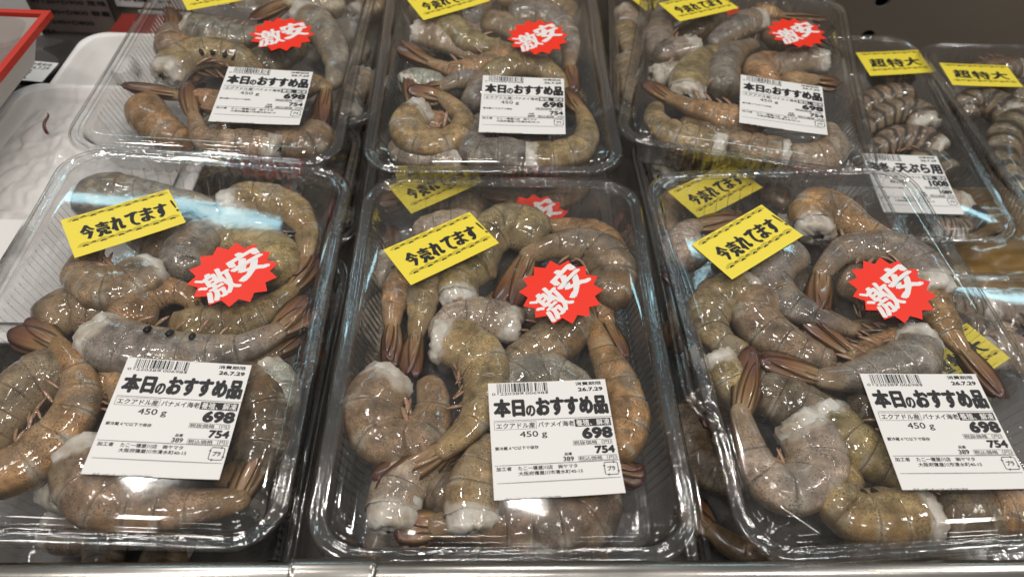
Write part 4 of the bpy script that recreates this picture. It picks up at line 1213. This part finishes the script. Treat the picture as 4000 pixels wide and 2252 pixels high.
    root = empty(name or ('tiger_prawn' if tiger else 'shrimp'), tray_matrix(tray) @ Matrix.Translation((C[0][0] * MM, C[0][1] * MM, (z - h0 * 0.8) * MM)))
    off = Matrix.Translation((-C[0][0] * MM, -C[0][1] * MM, -(z - h0 * 0.8) * MM))
    tag(root, label, 'prawn' if tiger or tray[0] == 'T' else 'shrimp', group or ('tiger prawns on the right' if tray[0] == 'T' else 'headless shrimps in the clear trays'))
    body = put('body', mk('body', V, F, M['tiger'] if tiger else M['shell'], True, None, {'seg': aS, 'dors': aD, 'along': aA}), root, off)
    j = rnd.uniform(0.86, 1.16)
    body.color = (*[c * j * rnd.uniform(0.95, 1.05) for c in TONES[tone]], 1)
    # cut flesh at the head end
    V, F = [], []
    nofl = 'nf' in flags
    fl = rnd.uniform(0.02, 0.07)
    rows = [(0.20, 0.86), (0.10, 0.90), (0.05, 0.935), (0.015, 0.95), (-fl * 0.4, 0.92), (-fl * 0.8, 0.80), (-fl, 0.60), (-fl * 0.95, 0.30)]
    NB = 30
    for k, (t, f) in enumerate(rows):
        s_ = t * full
        p, T, D, U = at(min(Ltot * 0.9, max(0, s_)))
        if s_ < 0: p = p + T * s_
        h = h0 * thick(max(0, t)) * f
        for a in range(NB):
            an = 2 * math.pi * a / NB
            c, s = math.cos(an), math.sin(an)
            nz = noise.noise(Vector((c * 2.2 + seed * 3, s * 2.2, k * 0.7))) if k >= 3 else 0
            hu = 0.78 * (1 - 0.28 * max(0, -c) ** 1.5)
            v = p + (D * c + U * s * hu) * h * (1 + 0.26 * nz + 0.05 * noise.noise(Vector((c * 5 + seed, s * 5, k * 1.3)))) + T * (noise.noise(Vector((c * 3 + seed, s * 3, k))) * 2.8 if k >= 3 else 0)
            if v[2] > 0.6: v[2] = 0.6 + (v[2] - 0.6) * 0.25
            V.append(v * MM)
    for k in range(len(rows) - 1):
        for a in range(NB): F.append((k * NB + a, k * NB + NB + a, k * NB + NB + (a + 1) % NB, k * NB + (a + 1) % NB))
    F.append(tuple((len(rows) - 1) * NB + a for a in range(NB)))
    if not nofl: put('cut_flesh', mk('cut_flesh', V, F, M['flesh']), root, off)
    # tail fan
    if tip:
        tip = cl(tip, -1.5)
        p, T, D, U = at(Ltot)
        tv = np.array([tip[0] - p[0], tip[1] - p[1], -1.0])
        tl = max(14.0, min(40.0, np.linalg.norm(tv)))
        tv /= np.linalg.norm(tv)
        bl = BLADES['tail_dark' if 'dark' in flags else 'tail']
        Dt = np.cross(tv, [0, 0, 1.0]); Dt /= np.linalg.norm(Dt)
        fan = None
        spread = rnd.uniform(0.15, 0.75)
        wsc = width / 22.0
        for bi, an, du, me, ls in ((0, 0, 2.4, bl[0], 0.9), (1, -10, 1.2, bl[1], 1.0), (1, 9, 0.9, bl[1], 0.98), (2, -19, -0.6, bl[2], 0.96), (2, 20, -1.0, bl[2], 0.93)):
            a = math.radians(an * spread + rnd.uniform(-3, 3))
            x = tv * math.cos(a) + Dt * math.sin(a)
            x[2] += rnd.uniform(-0.06, 0.10)
            zz = np.array([0, 0, 1.0]) + Dt * (an * 0.03) + rnd.uniform(-0.1, 0.1)
            bp = p - T * 3.0 + U * du * 1.1 + Dt * math.sin(a) * 5
            Mx = off @ frame_matrix(bp, x, zz) @ Matrix.Diagonal((((tl + 3) * ls / 28.0), wsc * rnd.uniform(0.9, 1.1), 1.0, 1))
            if fan is None:
                fan = put('tail_fan', me, root, Mx); fan_inv = Mx.inverted()
            else: put('tail_blade', me, fan, fan_inv @ Mx)
    # swimmerets under the belly
    if 'legs' in flags or rnd.random() < 0.30:
        mb = MB(); aa = []
        src = LEG[0]; sv = [v.co.copy() for v in src.vertices]; sf = [tuple(f.vertices) for f in src.polygons]
        sa = [x.value for x in src.attributes['along'].data]
        big = 1.05 if 'legs' in flags else 0.75
        for t in (0.18, 0.30, 0.42, 0.55, 0.67):
            if t * full > Ltot * 0.85: break
            for side in (-1, 1):
                p, T, D, U = at(t * full)
                h = h0 * thick(t)
                bp = p - D * h * 0.86 + U * side * h * 0.22
                x = -D * 0.6 + T * rnd.uniform(0.5, 1.2) + U * side * rnd.uniform(0.0, 0.35)
                Mx = off @ frame_matrix(bp, x, U * side + T * 0.3) @ Matrix.Scale(big * rnd.uniform(0.7, 1.1), 4)
                mb.add([Mx @ v for v in sv], sf); aa += sa
        if mb.V:
            put('swimmerets', mk('swimmerets', mb.V, mb.F, M['legs'], True, None, {'along': aa}), root)
    if 'spots' in flags:
        for t in (0.30, 0.42, 0.54, 0.63)[:rnd.choice((3, 4))]:
            p, T, D, U = at(t * full); h = h0 * thick(t)
            c = p - D * h * 0.50 + U * h * 0.64
            nn = -D * 0.42 + U * 0.91; ww = np.cross(nn, T)
            n = 12; V = [tuple((c + nn * 0.42) * MM)]
            rx, ry = rnd.uniform(1.6, 2.3), rnd.uniform(2.6, 3.8)
            for i in range(n):
                a = 2 * math.pi * i / n; g = rnd.uniform(0.85, 1.12)
                V.append(tuple((c + (T * rx * math.cos(a) + ww * ry * math.sin(a)) * g - nn * 0.25) * MM))
            V.append(tuple((c - nn * 0.9) * MM))
            F = [(0, 1 + i, 1 + (i + 1) % n) for i in range(n)] + [(n + 1, 1 + (i + 1) % n, 1 + i) for i in range(n)]
            put('dark_spot', mk('dark_spot', V, F, M['spot']), root, off)
    return root


for i, sdat in enumerate(SHRIMPS):
    shrimp(*sdat, seed=i)
# shrimps in the trays underneath: only bits of them show in the gaps
rnd = random.Random(77)
UNDER = {'LL1': 'front left', 'CL1': 'front centre', 'RL1': 'front right', 'LL2': 'back left', 'CL2': 'back centre', 'LF': 'lowest front left', 'CF': 'lowest front centre', 'RF': 'lowest front right', 'LB': 'lowest back left'}
sd = 500
for k, nm in UNDER.items():
    cells = [(x, y, q + ' ' + p) for y, q in ((-92, 'front'), (-48, 'near front'), (0, 'middle'), (48, 'near back'), (92, 'back')) for x, p in ((-44, 'left'), (40, 'right'))]
    for cx, cy, where in cells:
        a = rnd.uniform(0, 6.28); R = rnd.uniform(22, 30); dr = rnd.choice((-1, 1))
        pts = [(cx + R * math.cos(a + dr * q), cy + R * math.sin(a + dr * q)) for q in (0, 0.75, 1.5, 2.25, 2.9)]
        e = pts[-1]; a2 = a + dr * 2.9 + dr * 1.2
        tipp = (e[0] + 26 * math.cos(a2), e[1] + 26 * math.sin(a2))
        shrimp(k, -14 - rnd.uniform(0, 5), 24, 0, rnd.choice('GYBODP'), '', pts, tipp,
               ('curled shrimp at the %s of the tray under the %s tray' if k[1] != 'F' and k != 'LB' else 'curled shrimp at the %s of the %s tray') % (where, nm), sd, 'shrimps in the %s underneath tray' % nm)
        sd += 1

# ------------------------------------------------------------------ the display case
b = MB(); b.box(-1.2, 1.2, -0.05, 0.76, 0.0, 0.036)
tag(put('case_floor', b.mesh('case_floor', M['floor'])), kind='structure')


def wall_with_holes():
    bm = bmesh.new()
    HX, YW_ = 0.362, 0.72
    # a grid wall: quads, with round holes punched in the column at HX
    zs = [0.036]; holes = [0.067 + 0.040 * i for i in range(-0, 8)]
    V, F = [], []
    mb = MB()
    r = 0.0075
    x0, x1 = HX - 0.02, HX + 0.02
    mb.box(-1.2, x0, YW_, YW_ + 0.004, 0.0365, 0.307)
    mb.box(x1, 1.2, YW_, YW_ + 0.004, 0.0365, 0.307)
    zc = [0.067 + 0.040 * i for i in range(0, 6)]
    for i, z in enumerate(zc):
        za, zb = (0.0365 if i == 0 else z - 0.02), z + 0.02
        n = 24; b = len(mb.V)
        sq, ci = [], []
        for k in range(n):
            a = 2 * math.pi * k / n
            c, s = math.cos(a), math.sin(a); q = 1 / max(abs(c), abs(s))
            zz = c * 0; 
            sq.append((HX + 0.02 * c * q, YW_, min(zb, max(za, z + 0.02 * s * q))))
            ci.append((HX + r * c, YW_, z + r * s))
        back = [(x, YW_ + 0.004, zz) for x, _, zz in ci]
        V = sq + ci + back
        F = [(k, (k + 1) % n, n + (k + 1) % n, n + k) for k in range(n)] + [(n + k, n + (k + 1) % n, 2 * n + (k + 1) % n, 2 * n + k) for k in range(n)]
        mb.add(V, F)
    return mb


wl = put('back_wall', wall_with_holes().mesh('back_wall', M['steel_wall']))
tag(wl, kind='structure')
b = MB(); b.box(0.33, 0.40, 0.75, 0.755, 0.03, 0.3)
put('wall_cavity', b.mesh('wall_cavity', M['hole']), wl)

# front rail: folded steel section with a rounded top, and the clip that sits over it
def rail_mesh(name, L0, L1, grow, mat, y0=0.0):
    prof = [(0.0, -0.05), (0.0, -0.004), (-0.0012, -0.0012), (-0.004, 0.0), (-0.008, -0.0006), (-0.014, -0.004), (-0.022, -0.011), (-0.028, -0.020), (-0.030, -0.05)]
    P = []
    for i, (y, z) in enumerate(prof):
        j0, j1 = prof[max(0, i - 1)], prof[min(len(prof) - 1, i + 1)]
        ty, tz = j1[0] - j0[0], j1[1] - j0[1]; l = math.hypot(ty, tz)
        P.append((y - tz / l * -grow * -1 if False else y + (-tz) / l * -grow, z + (ty) / l * -grow))
    V, F = [], []
    nx = 14
    for i in range(nx + 1):
        x = L0 + (L1 - L0) * i / nx
        for y, z in P: V.append((x, y, z))
    m = len(P)
    for i in range(nx):
        for k in range(m - 1): F.append((i * m + k, i * m + k + 1, i * m + m + k + 1, i * m + m + k))
    F.append(tuple(range(m))); F.append(tuple(nx * m + k for k in range(m)))
    return mk(name, V, F, mat)


RAILM = Matrix.Translation((0.0, 0.1215, 0.1500)) @ Matrix.Rotation(math.radians(2.9), 4, 'Z')
rail = put('front_rail', rail_mesh('front_rail', -0.9, 0.9, 0.0, M['steel']), None, RAILM)
tag(rail, 'shiny steel rail along the front edge of the display case', 'rail')
clip = put('rail_clip', rail_mesh('rail_clip', -0.092, -0.054, 0.0022, M['steel']), None, RAILM)
tag(clip, 'short bent steel clip sitting over the front rail', 'clip')

# ------------------------------------------------------------------ white foam trays on the left
def foam_tray(hw, hl, depth, rim=9, rad=22):
    def ring(d, z):
        a, b_ = hw - d, hl - d; r = max(4, rad - d * 0.6); P = []
        for cx, cy, a0 in ((a - r, -b_ + r, -90), (a - r, b_ - r, 0), (-a + r, b_ - r, 90), (-a + r, -b_ + r, 180)):
            for i in range(11):
                an = math.radians(a0 + 9 * i); P.append(((cx + r * math.cos(an)) * MM, (cy + r * math.sin(an)) * MM, z * MM))
        return P
    prof = [(8, -depth), (1.5, -4), (0, -2), (0, -0.6), (1, 0), (4, 0.5), (rim - 2, 0.2), (rim, -1.0), (rim + 1.5, -2.6), (rim + 3, -3.0), (rim + 5, -5), (rim + 12, -depth + 3.5), (rim + 16, -depth + 3), (rim + 30, -depth + 3)]
    V, F = [], []
    for d, z in prof: V += ring(d, z)
    n = 44
    for k in range(len(prof) - 1):
        for i in range(n): F.append((k * n + i, k * n + (i + 1) % n, k * n + n + (i + 1) % n, k * n + n + i))
    F.append(tuple((len(prof) - 1) * n + i for i in range(n))); F.append(tuple(range(n))[::-1])
    return mk('base', V, F, M['foam'])


def film_sheet(hw, hl, z, seed, amp=1.2, n=40, name='wrap_film', mat=None, low=0.0, fq=1.0):
    """stretched sheet with rounded corners"""
    V, F = [], []
    for j in range(n + 1):
        for i in range(n + 1):
            x, y = (-1 + 2 * i / n), (-1 + 2 * j / n)
            e = (1 - x ** 6) * (1 - y ** 6)
            k = 1 - 0.10 * (x * y) ** 4
            V.append((x * k * hw * MM, y * k * hl * MM, (z + e * (low + amp * (noise.noise(Vector((x * 2.2 * fq, y * 2.8 * fq, seed))) * 1.3 - 0.4 + (0.5 * noise.noise(Vector((x * 6.5 * fq, y * 8 * fq, seed + 3))) if fq > 1 else 0)))) * MM))
    for j in range(n):
        for i in range(n): F.append((j * (n + 1) + i, j * (n + 1) + i + 1, (j + 1) * (n + 1) + i + 1, (j + 1) * (n + 1) + i))
    return mk(name, V, F, mat or M['film'])


frost = simple('frosted_shrimp', (0.86, 0.81, 0.79), 0.55, bump=0.7, bscale=220, var=0.22, vscale=70, coat=0.3)


def frosted(x, y, z, ln, w, ang, seed, label, k):
    """a frozen, ice-glazed shrimp: a fat comma with a thin tail end"""
    n, m = 14, 12; V, F = [], []
    for i in range(n + 1):
        t = i / n; a = ang + (t - 0.5) * 1.8
        r = ln * 0.55
        px = r * math.sin(a) - r * math.sin(ang); py = r * math.cos(ang) - r * math.cos(a)
        h = w / 2 * (0.25 + 0.95 * math.sin(math.pi * min(1, 0.18 + t * 0.80)) ** 0.8) * (1 if 0 < i < n else 0.3)
        for q in range(m):
            b_ = 2 * math.pi * q / m
            g = 1 + 0.16 * noise.noise(Vector((t * 5, math.cos(b_), math.sin(b_) + seed)))
            V.append(((px + h * g * math.cos(b_) * -math.sin(a)) * MM, (py + h * g * math.cos(b_) * math.cos(a)) * MM, (h * 0.75 * g * math.sin(b_) + h * 0.7) * MM))
    for i in range(n):
        for q in range(m): F.append((i * m + q, i * m + (q + 1) % m, i * m + m + (q + 1) % m, i * m + m + q))
    F.append(tuple(range(m))[::-1]); F.append(tuple(n * m + q for q in range(m)))
    o = put('frozen_shrimp', mk('frozen_shrimp', V, F, frost), None, Matrix.Translation((x, y, z)))
    tag(o, label, 'shrimp', 'frosted shrimps in the foam trays')


ft = empty('foam_tray', Matrix.Translation((-0.312, 0.368, 0.124)) @ Matrix.Rotation(math.radians(1.5), 4, 'Z'))
tag(ft, 'white foam tray under cling film beside the front left shrimp tray', 'food tray', 'white foam trays')
put('base', foam_tray(86, 126, 15), ft)
put('wrap_film', film_sheet(80, 120, 0.9, 5.0, 1.2), ft)
tag(put('frost', film_sheet(68, 108, -5.5, 9.0, 4.2, 90, 'frost', frost, 1.2, 2.2), ft), kind='stuff')
pl = MB(); pl.rect(-0.030, 0.030, -0.028, 0.028, 0); lab = put('price_label', pl.mesh('price_label', M['paper']), ft, Matrix.Translation((-0.042, -0.058, 0.0028)))
lt = MB(); text(lt, '中国産う', -13, 22, 12, 21, 0.06, 0.2, rot=0.0); text(lt, '３９９', -8, 20, -6, 4, 0.06, 0.3)
for q in range(5): lt.rect(-0.02, 0.026, (-0.012 - q * 0.003), (-0.0118 - q * 0.003), 0.00006)
put('lettering', lt.mesh('lettering', M['ink']), lab, Matrix.Rotation(math.radians(-92), 4, 'Z'))
for q, (x, y, a) in enumerate(((-0.366, 0.43, -1.3), (-0.330, 0.425, -1.0), (-0.362, 0.382, -1.7), (-0.322, 0.375, -1.2), (-0.35, 0.335, -0.8), (-0.30, 0.43, -1.6))):
    frosted(x, y, 0.1085, 48, 15, a, q * 3.0, ['frosted shrimp with brown feeler at the back left of the near foam tray', 'frosted shrimp at the back middle of the near foam tray', 'frosted shrimp at the left of the near foam tray', 'frosted shrimp beside the front left shrimp tray', 'frosted shrimp next to the foam tray label', 'frosted shrimp at the near foam tray corner under the back left tray'][q], q)
# a brown feeler poking up through the frost
V, F = [], []
for i in range(15):
    t = i / 14; w = 0.0016 * (1 - t * 0.7)
    c = Vector((-0.349 - 0.003 * t - 0.0015 * math.sin(t * 7), 0.428 + 0.016 * t, 0.1262 + 0.007 * math.sin(t * 2.2)))
    for q in range(6):
        an = math.pi * q / 3
        V.append((c.x + w * math.cos(an), c.y, c.z + w * math.sin(an)))
for i in range(14):
    for q in range(6): F.append((i * 6 + q, i * 6 + (q + 1) % 6, i * 6 + 6 + (q + 1) % 6, i * 6 + 6 + q))
F.append(tuple(range(6))); F.append(tuple(84 + q for q in range(6)))
tag(put('feeler', mk('feeler', V, F, simple('feeler_brown', (0.10, 0.03, 0.015), 0.3))), 'thin brown shrimp feeler poking out of the near foam tray', 'feeler')
f2 = empty('foam_tray', Matrix.Translation((-0.312, 0.532, 0.106)) @ Matrix.Rotation(math.radians(1.5), 4, 'Z'))
tag(f2, 'white foam tray behind the near one, partly under the back left shrimp tray', 'food tray', 'white foam trays')
put('base', foam_tray(84, 68, 15), f2)
put('wrap_film', film_sheet(78, 62, 0.9, 15.0, 1.0), f2)
frosted(-0.345, 0.545, 0.0945, 40, 18, -1.2, 31, 'frosted shrimp in the rear foam tray', 0)

gold = simple('golden_brown_food', (0.30, 0.17, 0.04), 0.4, var=0.7, vscale=28, bump=0.6, bscale=120, coat=0.6)
yp = empty('wrapped_pack', Matrix.Translation((0.40, 0.44, 0.050)) @ Matrix.Rotation(math.radians(3), 4, 'Z'))
tag(yp, 'golden brown film-wrapped pack under the front rim of the tempura prawn tray', 'pack')
put('contents', film_sheet(105, 66, -1.0, 21.0, 5.0, 40, 'contents', gold, 2.0, 2.0), yp)
put('wrap_film', film_sheet(110, 70, 5.0, 23.0, 2.0), yp)
b = MB(); b.box(-0.112, 0.112, -0.072, 0.072, -0.0135, -0.006); put('base', b.mesh('base', M['foam']), yp)
# ------------------------------------------------------------------ red tray, cartons and plates at the back left
red_plastic = simple('red_tray_plastic', (0.55, 0.035, 0.02), 0.3, coat=0.4)
dark_meat = simple('dark_fish', (0.30, 0.22, 0.20), 0.35, var=0.6, vscale=60, bump=0.4, bscale=150, coat=0.5)
rt = empty('red_tray', Matrix.Translation((-0.4265, 0.402, 0.178)) @ Matrix.Rotation(math.radians(0.8), 4, 'Z'))
tag(rt, 'red tray of fish wrapped in film in the top left corner', 'food tray')
b = MB()
hx, hy = 0.070, 0.105
for x0, x1, y0, y1 in ((-hx, hx, -hy, -hy + 0.005), (-hx, hx, hy - 0.005, hy), (-hx, -hx + 0.005, -hy + 0.0051, hy - 0.0051), (hx - 0.005, hx, -hy + 0.0051, hy - 0.0051)):
    b.box(x0, x1, y0, y1, -0.005, 0.0)
put('rim', b.mesh('rim', red_plastic), rt)
b = MB()
tx, ty, zt, zb = hx - 0.0075, hy - 0.0075, -0.002, -0.034
bx, by = tx - 0.012, ty - 0.012
b.add([(-tx, -ty, zt), (tx, -ty, zt), (tx, ty, zt), (-tx, ty, zt), (-bx, -by, zb), (bx, -by, zb), (bx, by, zb), (-bx, by, zb)],
      [(0, 1, 5, 4), (1, 2, 6, 5), (2, 3, 7, 6), (3, 0, 4, 7), (4, 5, 6, 7)])
put('base', b.mesh('base', simple('tray_side', (0.55, 0.50, 0.47), 0.5)), rt)
put('wrap_film', film_sheet(64, 99, -1.2, 8.0, 2.0), rt)
V, F = [], []
n = 24
for j in range(n + 1):
    for i in range(n + 1):
        x, y = -1 + 2 * i / n, -1 + 2 * j / n
        V.append((x * 0.056, y * 0.09, -0.016 + 0.008 * noise.noise(Vector((x * 2, y * 3.5, 2)))))
for j in range(n):
    for i in range(n): F.append((j * (n + 1) + i, j * (n + 1) + i + 1, (j + 1) * (n + 1) + i + 1, (j + 1) * (n + 1) + i))
tag(put('fish_fillet', mk('fish_fillet', V, F, dark_meat), None, rt.matrix_world.copy()), 'dark fish under the film of the red tray', 'fish')


def carton(name, x0, x1, y0, y1, z0, z1, color, label, cat='carton', rz=0):
    b = MB(); b.box(x0, x1, y0, y1, z0, z1)
    o = put(name, b.mesh(name, color)); tag(o, label, cat); return o


mirror_grey = simple('mirrored_grey_brown', (0.17, 0.13, 0.12), 0.45, var=0.25, vscale=14)
black_card = simple('black_film', (0.035, 0.032, 0.032), 0.3, var=0.4, vscale=30, coat=0.4)
red_card = simple('red_card', (0.20, 0.02, 0.015), 0.4, var=0.3, vscale=18)
stand = carton('support_box', -0.60, -0.408, 0.36, 0.50, 0.0365, 0.143, black_card, 'black wrapped pack under the red tray', 'pack')
# label with bold lettering on the dark pack
pk = empty('dark_pack', Matrix.Translation((-0.418, 0.545, 0.112)) @ Matrix.Rotation(math.radians(-4), 4, 'Z'))
tag(pk, 'dark film-wrapped pack with a white origin label behind the near foam tray', 'pack')
b = MB(); b.box(-0.095, 0.014, -0.035, 0.05, -0.05, -0.012); put('base', b.mesh('base', black_card), pk)
put('wrap_film', film_sheet(54, 40, -9, 3.0, 2.0), pk, Matrix.Translation((-0.042, 0.008, 0)))
pl = MB(); pl.rect(-0.03, 0.03, -0.014, 0.014, 0); lb = put('price_label', pl.mesh('price_label', M['paper']), pk, Matrix.Translation((-0.012, -0.012, -0.006)))
lt = MB(); text(lt, '長崎産', -28, 14, -12, 3, 0.06, 0.5); text(lt, '消費期限', 8, 26, 8, 12, 0.06, 0.05); text(lt, '26.7.29', 9, 26, 3, 7, 0.06, 0.1)
put('lettering', lt.mesh('lettering', M['ink']), lb)
carton('red_carton', -0.395, -0.305, 0.612, 0.66, 0.0365, 0.088, red_card, 'dull red carton behind the rear foam tray')
nt_ = carton('mirrored_cards', -0.56, -0.432, 0.700, 0.703, 0.040, 0.26, mirror_grey, 'price cards mirrored in the back wall, built as a grey-brown printed sheet', 'reflection')  # printed sheet standing in for price cards mirrored in the steel wall
lt = MB()
rows = ['保存温度', '要冷蔵 10℃以下 名称', '冷凍食品 W120×D900 定格', '消費電力 W180×D800 容量', '製造番号 W240×D800', '冷媒 R404A', '電源 単相']
for q, s in enumerate(rows):
    text(lt, s, -122, -122 + 7.2 * len(s), 155 - q * 11.5, 160.5 - q * 11.5, 0.06, 0.15)
put('lettering', lt.mesh('lettering', M['ink']), nt_, Matrix.Translation((-0.432, 0.6995, -0.06)) @ Matrix.Rotation(math.radians(90), 4, 'X'))
carton('white_price_card', -0.62, -0.472, 0.640, 0.642, 0.05, 0.24, M['paper'], 'white price card at the top left edge', 'card')
rp = empty('rating_plate', Matrix.Translation((-0.405, 0.7175, 0.072)))
tag(rp, 'white rating plate on the steel back wall beside the back left tray', 'plate')
b = MB(); b.box(-0.026, 0.05, -0.0015, 0, -0.009, 0.035); put('plate', b.mesh('plate', M['paper']), rp)
lt = MB(); text(lt, 'フロン使用機器', -21, 14, -3, 4, 0, 0.25); text(lt, '取扱注意', 20, 40, 2, 5, 0, 0.1); text(lt, '第一種', 20, 34, -3, 0, 0, 0.1)
put('lettering', lt.mesh('lettering', M['ink']), rp, Matrix.Translation((0, -0.0018, 0)) @ Matrix.Rotation(math.radians(90), 4, 'X'))
rp2 = empty('rating_plate', Matrix.Translation((-0.392, 0.7175, 0.047)))
tag(rp2, 'smaller framed plate below the rating plate on the back wall', 'plate')
b = MB(); b.box(-0.018, 0.05, -0.0015, 0, -0.012, 0.012); put('plate', b.mesh('plate', M['paper']), rp2)
b = MB(); b.box(-0.0155, 0.0475, -0.002, -0.0016, 0.0085, 0.009); b.box(-0.0155, -0.015, -0.002, -0.0016, -0.0095, 0.0084); put('border', b.mesh('border', M['ink']), rp2)
